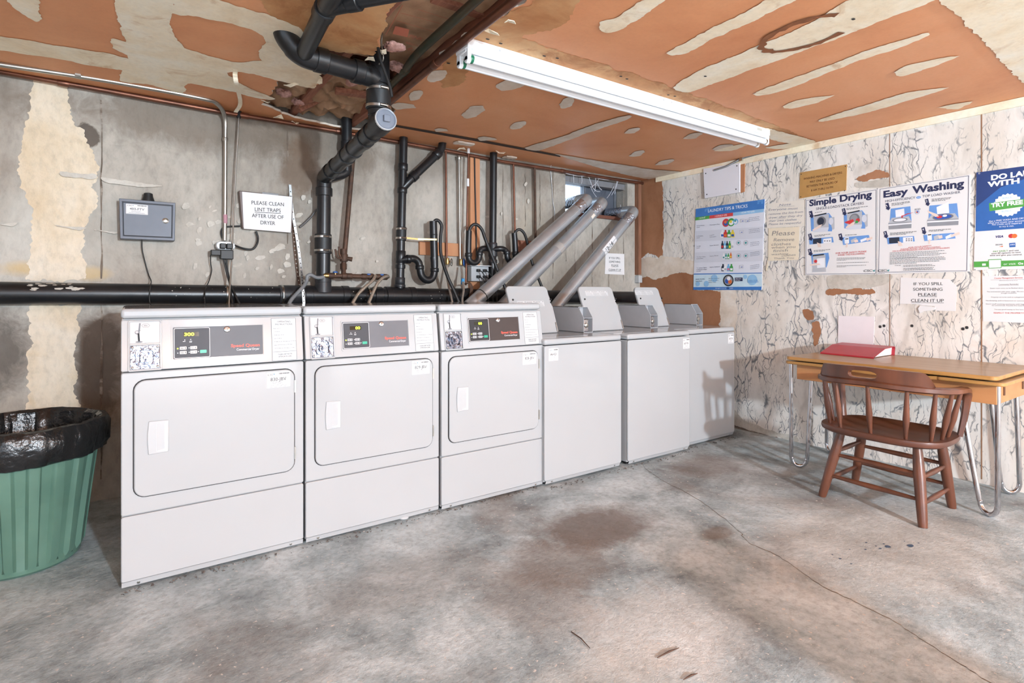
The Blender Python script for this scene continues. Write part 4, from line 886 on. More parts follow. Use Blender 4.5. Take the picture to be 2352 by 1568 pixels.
# two-inch stack with P-trap and standpipe
def PW(pts, y): return [W(u, v, 1, y if len(q) == 0 else q[0]) for u, v, *q in pts]
s2 = thing('drain_stack', 'second black drain stack with a slanting branch above and a P-trap beside it', 'pipe', (1.645, 1.12, 1.15))
b = nb(); cyl(b, (1.63, 1.12, mz(1.63)+.03), (1.66, 1.12, 2.279), .030, 22); obj('pipe', b, M_ABS, s2)
ax2 = Vector((.03, 0, 1.1)).normalized(); s2p = lambda v: W(921, v, 1, 1.12).z
s2c = lambda z: Vector((1.63+.03*(z-1.15)/1.13, 1.12, z))
for v, ln, r in ((383, .05, .036), (437, .04, .036), (590, .09, .036), (612, .03, .037), (645, .05, .036), (656, .02, .04)):
    b = nb(); hub(b, s2c(s2p(v)), ax2, r, ln); obj('hub', b, M_ABS if v < 640 else M_ABS2, s2)
b = nb(); hub(b, s2c(s2p(537)), ax2, .037, .10); obj('rubber_coupling', b, M_RUB, s2)
clamp(s2c(s2p(526)), ax2, .0375, s2); clamp(s2c(s2p(547)), ax2, .0375, s2)
b = nb(); P = PW([(926, 432), (940, 415), (1000, 358), (1014, 344), (1018, 318)], 1.10); P[0] = s2c(s2p(432)); tube(b, bend(P, .05), .030, 22); d = (P[2]-P[1]).normalized(); hub(b, P[1]+d*.05, d, .037, .05); hub(b, P[2]+d*.02, d, .036, .05); obj('slanted_branch', b, M_ABS, s2)
b = nb(); P = PW([(921, 598), (940, 594), (953, 595), (962, 604), (965, 620), (968, 633), (977, 642), (988, 642), (996, 632), (998, 612), (996, 590)], 1.08); P[0].y = 1.12; tube(b, cat(P, 4), .027, 20)
for u, v, d in ((938, 595, (1, 0, 0)), (964, 614, (0, 0, 1)), (998, 620, (0, 0, 1))): hub(b, W(u, v, 1, 1.08), d, .032, .03)
obj('p_trap', b, M_ABS, s2)
sp0, sp1 = W(998, 612, 1, 1.08), W(995, 508, 1, 1.08)
b = nb(); cyl(b, sp0, sp1, .0285, 20); hub(b, sp0.lerp(sp1, .70), sp1-sp0, .030, .01); obj('standpipe', b, M_ABS, s2)
b = nb(); ribbon(b, [W(930, 546, 1, 1.085), W(960, 549, 1, 1.075), W(1003, 550, 1, 1.045)], (0, 0, 1), .012, .002); obj('strap', b, M_BRASS, s2, smooth=False)

# right-hand stack with two traps
s3 = thing('drain_stack', 'third black drain stack, with one looped trap on each side', 'pipe', (2.43, 1.12, 1.15))
b = nb(); cyl(b, (2.425, 1.12, mz(2.42)+.03), (2.437, 1.12, 2.279), .030, 22); obj('pipe', b, M_ABS, s3)
for v, ln, r in ((563, .04, .036), (575, .10, .037), (600, .03, .036)):
    b = nb(); hub(b, Vector((2.43, 1.12, W(1132, v, 1, 1.12).z)), (0, 0, 1), r, ln); obj('hub', b, M_ABS2, s3)
for pts in ([(1131, 572), (1118, 570), (1106, 572), (1101, 582), (1100, 593), (1094, 602), (1085, 603), (1078, 597), (1076, 585), (1076, 560), (1077, 530)], [(1133, 573), (1148, 571), (1158, 573), (1164, 580), (1165, 590), (1170, 599), (1177, 600), (1183, 594), (1184, 582), (1183, 560), (1181, 535)]):
    b = nb(); P = PW(pts, 1.075); P[0].y = 1.12; tube(b, cat(P, 4), .023, 18); hub(b, P[3], (0, 0, 1), .028, .03); hub(b, P[8], (0, 0, 1), .028, .03); obj('p_trap', b, M_ABS, s3)

def hose(name, pts, r, m, label, catg, group=None, n=8, seg=12, corr=0, bumps=None):
    P = cat([W(*p[:2], 1, p[2]) for p in pts], n)
    b = nb()
    if corr:
        L = sum((P[i+1]-P[i]).length for i in range(len(P)-1)); k = int(L/corr); Q = []; acc = 0; j = 0; seg_l = (P[1]-P[0]).length
        for i in range(k+1):
            t = i*L/k
            while t > acc+seg_l and j < len(P)-2: acc += seg_l; j += 1; seg_l = (P[j+1]-P[j]).length
            Q.append(P[j].lerp(P[j+1], min(1, (t-acc)/max(seg_l, 1e-6))))
        tube(b, Q, [r if i % 2 else r*.84 for i in range(len(Q))], seg)
    else: tube(b, P, r, seg)
    o = obj(name, b, m); tag(o, label, catg, group); return o
hose('drain_hose', [(996, 530, 1.075), (998, 509, 1.07), (1006, 506, 1.06), (1014, 518, 1.05), (1012, 545, 1.05), (1013, 585, 1.04), (1027, 632, 1.0), (1043, 668, .97), (1058, 703, .94)], .0125, M_CABLE, 'black drain hose hooked into the standpipe left of the copper risers', 'hose')
hose('drain_hose', [(1077, 548, 1.07), (1080, 524, 1.065), (1092, 515, 1.05), (1106, 526, 1.04), (1117, 555, 1.03), (1143, 620, 1.0), (1158, 655, .97), (1176, 700, .94)], .0125, M_CABLE, 'black drain hose arching in front of the wooden stud', 'hose')
hose('drain_hose', [(1181, 552, 1.07), (1184, 533, 1.065), (1194, 527, 1.05), (1205, 538, 1.04), (1213, 565, 1.05), (1223, 605, 1.05), (1237, 640, 1.0), (1250, 672, .97)], .0115, M_CABLE, 'black drain hose that runs behind the slanting ducts', 'hose')

# ---------------------------------------------------------------- gas line with branch valves
gs = thing('gas_line', 'rusty iron gas pipe with a tee and three blue branch valves', 'pipe', (1.24, 1.1, 1.24))
g0, g1 = W(812, 345, 1, 1.13), W(789, 612, 1, 1.10)
b = nb(); cyl(b, g0, g1, .0165, 16); hub(b, g1+Vector((0, 0, .10)), (0, 0, 1), .021, .04); hub(b, g1, (0, 0, 1), .022, .04); obj('riser', b, M_IRON, gs)
b = nb(); q = W(790, 592, 1, 1.09); hub(b, q, (0, 0, 1), .026, .05); tube(b, cat([W(786, 594, 1, 1.06), W(774, 590, 1, 1.055), W(770, 572, 1, 1.055)], 4), .007, 8); tube(b, cat([W(786, 596, 1, 1.06), W(780, 584, 1, 1.055), W(778, 566, 1, 1.055)], 4), .006, 8); tube(b, [q, q+Vector((.05, -.02, -.01))], [.012, .016], 10); obj('shutoff_valve', b, M_IRON, gs)
m0, m1 = W(757, 633, 1, 1.06), W(886, 636, 1, 1.06)
b = nb(); cyl(b, m0, m1, .0155, 16); cyl(b, W(789, 605, 1, 1.09), W(789, 632, 1, 1.06), .0155, 14)
for t, r in ((.25, .022), (.34, .020), (.02, .02), (.60, .020), (.72, .022), (.86, .020), (.98, .021)): hub(b, m0.lerp(m1, t), m1-m0, r, .035)
obj('manifold', b, M_IRON, gs)
for u, v in ((770, 626), (847, 631), (877, 632)):
    b = nb(); p = W(u, v, 1, 1.055); hub(b, p+Vector((0, 0, -.012)), (0, 0, 1), .008, .02); va = obj('valve', b, M_BRASS, gs)
    b = nb(); lathe(b, p, [(.006, -.004), (.016, 0), (.017, .006), (.008, .010)], 6, cap0=True, cap1=True); obj('valve_handle', b, M_BLUE, va)['label'] = 'small blue handle'
b = nb(); hub(b, W(753, 633, 1, 1.06), m1-m0, .019, .045); hub(b, W(746, 633, 1, 1.06), m1-m0, .014, .02); obj('brass_union', b, M_BRASS, gs)
hose('gas_connector', [(748, 633, 1.06), (738, 637, 1.05), (726, 637, 1.04), (714, 631, 1.03), (706, 634, 1.03), (704, 646, 1.03), (695, 660, 1.0), (680, 676, .98), (668, 690, .96), (660, 708, .93)], .0125, M_GREYF, 'ribbed grey flexible connector bending down behind the left dryer', 'hose', corr=.008)
hose('gas_connector', [(864, 636, 1.06), (862, 634, 1.03), (856, 644, 1.0), (842, 656, .98), (822, 676, .96), (805, 705, .93)], .0115, pm('braided_connector', (186, 172, 156), .4, .6, var=.3, scale=140), 'braided pale gas hose, left one of the pair below the blue valves', 'hose', corr=.006)
hose('gas_connector', [(892, 637, 1.06), (890, 634, 1.03), (878, 639, 1.0), (866, 652, .98), (856, 674, .96), (843, 705, .93)], .0115, MATS['braided_connector'], 'braided pale gas hose, right one of the pair below the blue valves', 'hose', corr=.006)

# ---------------------------------------------------------------- copper and wood on the wall
P = [W(u, v, 1, 1.165) for u, v in ((-60, 157), (0, 164), (260, 211), (520, 259), (780, 302), (1024, 346), (1160, 372), (1293, 393), (1400, 410), (1476, 421))]
b = nb(); tube(b, P, .014, 14); cpipe = obj('copper_pipe', b, M_CU); tag(cpipe, 'long copper pipe running where the concrete wall meets the ceiling', 'pipe')
b = nb()
for p in (P[1]+Vector((.25, 0, -.005)), P[3]+Vector((.1, 0, 0)), P[4], P[7]): hub(b, p, P[5]-P[4], .0175, .05)
obj('coupling', b, M_CU, cpipe)
def riser(u0, v0, u1, v1, r, m, label, y=1.165, y1=None):
    b = nb(); p, q = W(u0, v0, 1, y), W(u1, v1, 1, y1 or y); cyl(b, p, q, r, 12); o = obj('copper_riser', b, m); tag(o, label, 'pipe', None); return o, p, q
r1, p, q = riser(1024, 349, 1026, 600, .0085, M_CU, 'copper riser left of the wood block, ending in a small wheel valve')
r2, p2, q2 = riser(1054, 362, 1057, 602, .0095, M_CONDUIT, 'pale metal riser with a capped top ending in a blue wheel valve')
r3, p3, q3 = riser(1076, 345, 1070, 655, .0075, M_CU, 'thin copper riser with a white ring in front of the wooden stud', 1.12)
r4, _, _ = riser(1179, 373, 1184, 585, .009, M_CU, 'copper riser between the third drain stack and the rusty riser')
r5, _, _ = riser(1228, 385, 1230, 562, .0105, M_IRON, 'dark rusty riser nearest the slanting ducts')
b = nb(); hub(b, p2, (0, 0, 1), .017, .03); obj('cap', b, M_CONDUIT, r2)
b = nb(); hub(b, p3.lerp(q3, .24), (0, 0, 1), .011, .06); hub(b, p3.lerp(q3, 0), (0, 0, 1), .011, .05); obj('collar', b, M_SHEET, r3)['label'] = 'white collar'
for rr_, q, uu, mm in ((r1, q, 1037, M_CONDUIT), (r2, q2, 1066, M_BLUE)):
    b = nb(); hub(b, q+Vector((0, -.01, .0)), (0, 0, 1), .015, .05); c = W(uu, 602, 1, q.y-.02); cyl(b, q, c, .007, 8); v = obj('valve', b, M_BRASS, rr_)
    b = nb(); d = Vector((.75, -.65, 0)); lathe(b, c, [(.008, -.004), (.010, .003)], 10, ax=d, cap0=True, cap1=True); s = d.normalized().orthogonal().normalized(); u = d.normalized().cross(s)
    ring = [c+(s*math.cos(i*math.pi/8)+u*math.sin(i*math.pi/8))*.026*(1+.08*math.cos(i*math.pi/8*6)) for i in range(17)]; tube(b, ring, .0045, 6, False)
    for i in range(3): a = i*math.pi/3; w_ = s*math.cos(a)+u*math.sin(a); tube(b, [c-w_*.026, c+w_*.026], .003, 6)
    obj('wheel_handle', b, mm, v)
h1 = hose('supply_hose', [(1060, 612, 1.13), (1061, 625, 1.11), (1063, 645, 1.06), (1065, 665, 1.0), (1062, 685, .97), (1062, 704, .94)], .0085, pm('braided_supply', (196, 188, 178), .35, .7, var=.25, scale=150), 'braided supply hose with a bright blue band under the wheel valves', 'hose')
b = nb(); hub(b, W(1063, 646, 1, 1.058), (0, -.2, 1), .0125, .045); obj('band', b, pm('bright_blue_tape', (60, 150, 210), .5), h1)['label'] = 'bright blue band'
hose('supply_hose', [(1027, 610, 1.14), (1026, 628, 1.12), (1030, 655, 1.05), (1036, 680, .99), (1041, 706, .94)], .0085, MATS['braided_supply'], 'grey braided supply hose left of the one with the blue band', 'hose')
a, c = W(1080, 362, 1, 1.175), W(1102, 690, 1, 1.175)
b = nb(); bx(b, (a.x, 1.172, 1.0), (c.x, 1.2085, 2.245)); stud = obj('wall_stud', b, M_WOOD, bev=.002); tag(stud, 'upright raw pine stud on the concrete behind the drain hoses', 'stud')
for x0, x1, v0, v1, lab in ((964, 1062, 554, 589, 'short pine block on the wall holding the two wheel-valve risers'), (1186, 1234, 551, 583, 'short brown wood block half hidden by the slanting ducts')):
    a, c = W(x0, v0, 1, 1.185), W(x1, v1, 1, 1.185); b = nb(); bx(b, (a.x, 1.183, c.z), (c.x, 1.209, a.z)); o = obj('wood_block', b, M_WOOD if x0 < 1000 else M_REDW, bev=.002); tag(o, lab, 'wood block')
hose('electric_cable', [(1090, 356, 1.165), (1091, 420, 1.165), (1093, 500, 1.165), (1094, 560, 1.165), (1095, 610, 1.155)], .0055, M_CABLE, 'dark cable stapled down the pine stud to the outlet box', 'cable')
a, c = W(1083, 611, 1, 1.11), W(1123, 646, 1, 1.11)
ob = thing('outlet_box', 'grey electrical outlet box with plugs, fixed to the pine stud', 'outlet', ((a.x+c.x)/2, 1.15, c.z))
b = nb(); bx(b, (a.x, 1.112, c.z), (c.x, 1.17, a.z)); obj('box', b, pm('grey_outlet_box', (176, 178, 180), .5), ob, bev=.004)
b = nb(); bx(b, (a.x-.02, 1.085, a.z), (c.x+.012, 1.17, a.z+.008)); obj('weather_lid', b, pm('pale_grey_lid', (198, 198, 198), .5), ob, bev=.002)
for i, (fx, fz) in enumerate(((.35, .72), (.72, .72), (.35, .30), (.72, .30))):
    px_, pz = a.x+(c.x-a.x)*fx, c.z+(a.z-c.z)*fz; b = nb(); bx(b, (px_-.013, 1.085, pz-.011), (px_+.013, 1.112, pz+.011)); pl = obj('plug', b, M_CABLE, ob, bev=.003)
    b = nb(); tube(b, cat([(px_, 1.09, pz), (px_+.01, 1.05, pz-.02), (px_+.03+.01*i, 1.03, pz-.10), (px_-.01+.02*i, 1.0, pz-.22), (px_+.02, .95, 1.0)], 5), .004, 8); obj('cord', b, M_CABLE, pl)
hose('white_cable', [(1270, 372, 1.18), (1265, 385, 1.19), (1267, 420, 1.2), (1270, 463, 1.2), (1274, 495, 1.2), (1268, 560, 1.2)], .003, M_PLAST, 'thin whitish cable hanging on the concrete left of the window', 'cable')
b = nb(); ribbon(b, cat([W(1068, 652, 1, 1.06), W(1078, 650, 1, 1.045), W(1083, 662, 1, 1.04), (W(1081, 680, 1, 1.03)), W(1077, 702, 1, 1.0)], 5), (1, 0, 0), .028, .003); o = obj('strap_hanger', b, M_IRON); tag(o, 'rusty flat strap hanger curling over the end of the sewer pipe', 'strap')

# ---------------------------------------------------------------- dryer ducts
def duct(pts, elbow, label, extra=None):
    a, c = [W(*p[:2], 1, p[2]) for p in pts]; d = (c-a).normalized(); t = thing('exhaust_duct', label, 'duct', a, 'dryer exhaust ducts')
    b = nb(); cyl(b, a, c, .0525, 32)
    for v in b.verts: pass
    obj('duct_pipe', b, M_GALV, t)
    u = d.cross(Vector((0, -1, 0))).normalized()
    b = nb(); ribbon(b, [a+Vector((0, -.053, 0))+d*.02, c+Vector((0, -.053, 0))-d*.02], u, .006, .002); obj('seam', b, M_GALV, t, smooth=False)
    E = bend([c-d*.02, c+d*.085, c+d*.085+Vector(elbow).normalized()*.12], .085, 5); b = nb(); n = len(E)
    tube(b, E, [.0545 if i % 2 else .0535 for i in range(n)], 32); obj('elbow', b, M_GALV, t, ang=12)
    e = E[-1]; f = e + Vector(elbow).normalized()*(extra or .30); b = nb(); cyl(b, e-Vector(elbow).normalized()*.02, f, .052, 28); obj('window_stub', b, M_FOIL, t)
    b = nb(); cyl(b, c-d*.11, c-d*.005, .0545, 28); obj('foil_tape', b, M_FOIL, t)
    return t, a, c, d
D1 = duct(((1062, 718, .92), (1338, 468, 1.02)), (0, 1, .0), 'grey metal dryer duct, the highest and leftmost of the three slanting up to the window', .22)
D2 = duct(((1140, 718, .96), (1374, 476, 1.03)), (0, 1, 0), 'grey metal dryer duct, the middle one of the three, taped halfway', .22)
D3 = duct(((1262, 722, .95), (1447, 497, 1.0)), (-.12, 1, .02), 'grey metal dryer duct, the right one, with foil elbow and a taped date note', .20)
t, a, c, d = D2; p = a.lerp(c, .57); b = nb(); cyl(b, p-d*.03, p+d*.03, .0537, 28); obj('foil_tape', b, pm('dull_grey_tape', (186, 178, 172), .5, .3), t)
b = nb(); p = a.lerp(c, .90); fr = Fr(p+Vector((0, -.0545, 0)), d, d.cross(Vector((0, 1, 0)))*-1); slab(b, fr, [(-.03, -.012), (.02, -.014), (.022, .012), (-.028, .014)], 0, .002); obj('sticker', b, M_MUDW, t, smooth=False)
t, a, c, d = D3
upv = Vector((0, -1, 0)).cross(d); upv = upv if upv.z > 0 else -upv
def wrap(name, t, a, d, s0, s1, q0, q1, r, m, txt=None):
    b = nb(); rows = []; n0 = Vector((0, -1, 0)); n0 = (n0-d*n0.dot(d)).normalized(); u = d.cross(n0); u = u if u.z > 0 else -u
    for i in range(9):
        q = math.radians(q0+(q1-q0)*i/8); n = n0*math.cos(q)+u*math.sin(q); rows.append([b.verts.new(a+d*s+n*r) for s in (s0, s1)])
    for i in range(8): face(b, [rows[i][0], rows[i][1], rows[i+1][1], rows[i+1][0]])
    o = obj(name, b, m, t)
    if txt:
        vs, fs = glyphs(txt, 0.); x0 = min(v[0] for v in vs); x1 = max(v[0] for v in vs); k = (s1-s0)*.55/(x1-x0); b = nb(); bv = []
        for x, y in vs:
            q = math.radians((q0+q1)/2) + (y-.35)*k/r; n = n0*math.cos(q)+u*math.sin(q); bv.append(b.verts.new(a+d*(s0+(s1-s0)*.15+(x-x0)*k)+n*(r+.0028)))
        for f in fs: face(b, [bv[i] for i in f])
        obj('handwriting', b, M_INK, o, smooth=False)
L3 = (c-a).length
wrap('paper_note', t, a, d, L3*.60, L3*.75, -38, 34, .0532, M_SHEET, '12-16')
for dt, v in ((D1, .14),):
    t, a, c, d = dt; p = a.lerp(c, v); b = nb(); lathe(b, p-d*.004, [(.053, 0), (.0545, .002), (.0545, .006), (.053, .008)], 28, ax=d); obj('wire_tie', b, M_CABLE, t)

# ---------------------------------------------------------------- boxes, conduit, power on the left
fr9 = Fr((0, YB-.09, 0), (1, 0, 0), (0, 0, 1))
q = [fr9.px(*p) for p in ((273.5, 455.5), (403, 466), (401.5, 553), (276, 548))]
cb = thing('control_box', 'dark grey lockable metal wall box with a black antenna, numbered 403-FTV', 'box', BW.pt((q[0][0]+q[1][0])/2, q[3][1], .045))
M_BOX = pm('dark_grey_box_metal', (86, 88, 96), .45, .2, var=.06)
A = [q[3], q[2], q[1], q[0]]; cx = sum(p[0] for p in A)/4; cz = sum(p[1] for p in A)/4; sc = lambda k, kz=None: [(cx+(p[0]-cx)*k, cz+(p[1]-cz)*(kz or k)) for p in A]
b = nb(); slab(b, BW, A, .002, .086); obj('case', b, M_BOX, cb, bev=.004)
b = nb(); ring_slab(b, BW, A, sc(.90, .86), .086, .094); obj('case_rim', b, M_BOX, cb, bev=.002)
b = nb(); slab(b, BW, sc(.885, .845), .086, .089); obj('gap', b, M_DARK, cb, smooth=False)
b = nb(); slab(b, BW, sc(.865, .815), .088, .092); dr = obj('box_door', b, M_BOX, cb, bev=.001)
b = nb(); lc = fr9.px(380, 507); lathe(b, BW.pt(lc[0], lc[1], .091), [(.016, 0), (.016, .003), (.011, .005), (.009, .006)], 20, ax=BW.n, cap1=True); lk = obj('lock', b, M_STEEL, dr)
p0, p1 = fr9.px(289, 465), fr9.px(340, 494); plate(BW, p0[0], p1[1], p1[0], p0[1]-.006, '403-FTV', dr, .0935)
b = nb(); ac = fr9.px(341, 460); lathe(b, BW.pt(ac[0], ac[1]-.004, .045), [(.031, 0), (.030, .012), (.024, .030), (.022, .048), (.015, .052)], 20, cap0=True, cap1=True); obj('antenna', b, M_RUB, cb)
hose('thin_cable', [(326, 551, 1.17), (327, 575, 1.18), (334, 605, 1.19), (341, 630, 1.19), (347, 645, 1.15), (346, 655, 1.065), (343, 680, 1.055), (345, 697, 1.05), (352, 708, 1.0)], .003, M_CABLE, 'thin black cable hanging from the dark grey wall box', 'cable')

fr5 = Fr((0, YB-.055, 0), (1, 0, 0), (0, 0, 1))
q = [fr5.px(*p) for p in ((549, 437), (673, 451), (672, 533), (557, 523))]
sb = thing('notice_box', 'shallow brown box on the wall carrying the lint trap notice', 'box', BW.pt((q[0][0]+q[1][0])/2, q[3][1], .03))
b = nb(); slab(b, BW, [q[3], q[2], q[1], q[0]], .002, .050); obj('case', b, pm('brown_metal_case', (104, 86, 80), .45), sb, bev=.004)
b = nb(); slab(b, BW, [fr5.px(*p) for p in ((602, 441), (640, 445), (639, 449), (603, 446))], .05, .054); obj('torn_tape', b, M_GREYF, sb, smooth=False)
q = [fr5.px(*p) for p in ((556, 440), (671.5, 452), (668, 534), (560, 525))]
ps = thing('paper_notice', 'white notice about cleaning lint traps, taped to the brown box', 'notice', BW.pt(q[0][0], q[3][1], .056))
b = nb(); slab(b, BW, [q[3], q[2], q[1], q[0]], .0525, .0545); sh = obj('sheet', b, M_SHEET, ps, smooth=False)
k = Ink(BW, .0550)
for s, a, c, h in (('PLEASE CLEAN', (578, 469), (652, 473.5), 8.5), ('LINT TRAPS', (585.4, 484.5), (645, 487.5), 8.5), ('AFTER USE OF', (578.5, 498.5), (651.5, 503), 8.5), ('DRYER', (598.5, 514.8), (632, 516.8), 8.5)):
    p, r = fr5.px(*a), fr5.px(*c); hh = abs(fr5.px(a[0], a[1]-h)[1]-p[1]); k.text(s, p, r, hh, M_INK, .008)
p, r = fr5.px(585, 487), fr5.px(645, 490); k.line(p, r, .003, M_INK); k.done('lettering', sh)

P = [W(*p[:2], 1, p[2]) for p in ((-60, 138, 1.02), (0, 148, 1.02), (250, 186, 1.02), (455, 224, 1.02), (498, 238, 1.06), (516, 268, 1.15), (517.5, 320, 1.175), (517, 440, 1.18), (516, 552, 1.18))]
b = nb(); tube(b, cat(P, 6), .0125, 14); cd_ = obj('conduit', b, M_CONDUIT); tag(cd_, 'steel conduit under the ceiling that bends down the wall to a white power strip', 'conduit')
b = nb()
for p in (P[1]+Vector((.3, 0, .01)), P[2]+Vector((.05, 0, .01))): bx(b, p+Vector((-.012, -.03, -.005)), p+Vector((.012, .03, .012)))
hub(b, P[6], (0, 0, 1), .016, .02); obj('clip', b, M_STEEL, cd_, smooth=False)
b = nb(); hub(b, W(517, 503, 1, 1.18), (0, 0, 1), .0131, .055); obj('tape_band', b, pm('faded_pink_tape', (190, 140, 150), .6), cd_)
for du in (0,):
    pass
pw = thing('power_strip', 'rounded white power strip at the foot of the steel conduit', 'power strip', W(517, 572, 1, 1.16))
a, c = W(496, 563, 1, 1.15), W(541, 563, 1, 1.15); wz = .026
b = nb(); slab(b, BW, rr(a.x, a.z-wz, c.x, a.z+wz, wz-.001, 8), .02, .065); obj('body', b, M_PLAST, pw, bev=.006)
for fx in (.33, .66):
    b = nb(); bx(b, (a.x+(c.x-a.x)*fx-.016, 1.115, a.z-.02), (a.x+(c.x-a.x)*fx+.016, 1.146, a.z+.012)); obj('plug', b, M_CABLE, pw, bev=.004)
b = nb(); p = W(497, 580, 1, 1.13); bx(b, (p.x-.03, 1.11, p.z-.018), (p.x+.05, 1.17, p.z+.016)); p2 = W(520, 588, 1, 1.13); bx(b, (p2.x-.035, 1.10, p2.z-.02), (p2.x+.035, 1.16, p2.z+.035)); o = obj('power_adapter', b, M_CABLE, bev=.004); tag(o, 'black plug-in power adapter under the white power strip', 'adapter')
CB = 'black cables falling from the power strip'
hose('power_cable', [(512, 575, 1.12), (515, 600, 1.12), (526, 645, 1.10), (538, 672, 1.05), (556, 708, 1.0)], .0055, M_CABLE, 'black cable from the power strip, falling farthest to the right', 'cable', CB)
hose('power_cable', [(520, 578, 1.12), (521, 610, 1.12), (526, 640, 1.10), (531, 675, 1.05), (536, 708, 1.0)], .0055, M_CABLE, 'black cable from the power strip, falling nearly straight down', 'cable', CB)
hose('power_cable', [(490, 582, 1.14), (484, 583, 1.15), (484, 605, 1.17), (486, 622, 1.18), (480, 645, 1.15), (471, 668, 1.05), (471, 708, 1.0)], .003, M_CABLE, 'thin black cable curving left from the power adapter', 'cable', CB)
hose('power_cable', [(538, 563, 1.15), (560, 571, 1.17), (580, 572, 1.17), (590, 560, 1.17), (592, 545, 1.18), (588, 531, 1.18)], .0065, M_CABLE, 'black cord looping from the notice box to the white power strip', 'cable')
hose('power_cable', [(552, 519, 1.18), (530, 520, 1.19), (514, 522, 1.195), (508, 532, 1.195), (511, 546, 1.19), (518, 552, 1.185)], .005, M_CABLE, 'black cord running from the notice box behind the steel conduit', 'cable')
hose('grey_cable', [(688, 522, 1.19), (700, 512, 1.19), (715, 497, 1.18), (726, 483, 1.17), (742, 470, 1.16)], .0075, pm('grey_cable_sheath', (96, 92, 90), .5), 'grey cable passing from the notice to behind the tall drain stack', 'cable')
b = nb(); P = [W(549, 262, 1, 1.16), W(541, 400, 1, 1.15), (W(532, 600, 1, 1.13)), W(525, 712, 1, 1.0)]; tube(b, P, .005, 10); o = obj('metal_rod', b, M_CONDUIT); tag(o, 'thin grey metal rod leaning beside the steel conduit', 'rod')
b = nb(); hub(b, P[0], P[1]-P[0], .012, .05); obj('rubber_tip', b, M_RUB, o)
b = nb(); p = W(541, 160, 2, ZC-.003); q = W(541, 258, 1, 1.10); P = cat([(p.x, p.y, ZC-.004), (p.x+.005, p.y+.05, ZC-.01), (p.x+.012, p.y+.06, ZC-.05), (q.x+.004, q.y-.15, (ZC+q.z)/2), tuple(q)], 6); ribbon(b, P, (1, 0, 0), .022, .0012); o = obj('joint_tape_strip', b, M_MUD); tag(o, 'loose strip of paper joint tape hanging from the ceiling', 'tape')
M_PERF = pm('zinc_perforated_strap', (186, 188, 188), .4, .8, var=.2, scale=60)
for nm, pts, m, lab in (('strap_and_shadow', ((666, 424, 1.19), (671, 480, 1.18), (684, 560, 1.16), (692, 620, 1.13), (695, 655, 1.06), (699, 708, 1.04)), M_PERF, 'pale perforated metal strap hanging right of the lint notice'), ('strap_and_shadow', ((673, 512, 1.2), (676, 560, 1.2), (681, 610, 1.2), (688, 658, 1.19)), M_IRON, 'dark perforated strap hanging close to the concrete, behind the pale strap')):  # the dark strip stands in for the pale strap's cast shadow
    b = nb(); P = cat([W(*p[:2], 1, p[2]) for p in pts], 10); ribbon(b, P, (1, 0, 0), .016, .0016); o = obj(nm, b, m, smooth=False); tag(o, lab, 'strap')
    b = nb()
    for i in range(3, len(P)-1, 2):
        t = (P[i+1]-P[i]).normalized(); n = Vector((1, 0, 0)).cross(t); n = -n if n.y > 0 else n; c = P[i]+n*.0012; face(b, [b.verts.new(c+Vector((1, 0, 0))*.0035*math.cos(k)+t*.0045*math.sin(k)) for k in [j*math.pi/4 for j in range(8)]])
    obj('strap_holes', b, M_DARK if m is M_PERF else M_FLECK, o, smooth=False)
# ---------------------------------------------------------------- notices on the papered wall
def sheet(name, corners, m, label, catg, th=.003, c0=.001, back=None):      # TL TR BR BL survey points
    q = [RW.px(*p) for p in corners]; q = [q[3], q[2], q[1], q[0]]
    t = thing(name, label, catg, RW.pt((q[0][0]+q[1][0])/2, q[0][1], c0))
    b = nb(); slab(b, RW, q, c0, c0+th); s = obj('sheet', b, m, t, smooth=False)
    return t, s, Ink(RW, c0+th+.0006)
M_BOARD = pm('white_painted_board', (236, 234, 240), .4, var=.03, scale=3)
t, s, k = sheet('cover_board', ((1619, 388), (1702, 375), (1702, 442), (1622, 456)), M_BOARD, 'blank white board screwed high on the papered wall, left of the brass sign', 'board', .018, .004)
for u, v in ((1624.5, 399), (1696, 381.5), (1627, 447), (1694, 435)): a = RW.px(u, v); k.disc(a[0], a[1], .006, M_DARK, 10)
k.done('screw', s)
b = nb(); q = [RW.px(*p) for p in ((1703, 378), (1712, 376), (1711, 440), (1703, 443))]; slab(b, RW, q[::-1], .001, .010); obj('wood_backing', b, M_WOOD, t, smooth=False)
t, s, k = sheet('brass_sign', ((1838.5, 396.5), (1946, 377.5), (1944, 437), (1837, 456)), pm('brass_sign_plate', (212, 166, 104), .4, .35, var=.06), 'brass coloured sign giving the hours for washing machines and dryers', 'sign', .004)
c5 = lambda x, y: (1720+.28064*x, 360+.28064*y)
for x, y in ((432, 143), (793, 78), (428, 328), (787, 278)): a = RW.px(*c5(x, y)); k.disc(a[0], a[1], .004, M_DARK, 8)
for tx_, p, q, h in (('WASHING MACHINES & DRYERS', (451, 190), (766, 138), 17), ('MAY ONLY BE USED', (503, 215), (705, 184), 17), ('BETWEEN THE HOURS OF', (476, 252), (731, 214), 17), ('8 AM THRU 10 PM', (513, 285), (692, 257), 17)): k.ptext(tx_, c5(*p), c5(*q), h*.28064, pm('brown_engraving', (92, 58, 34), .7), .012)
k.done('lettering', s)

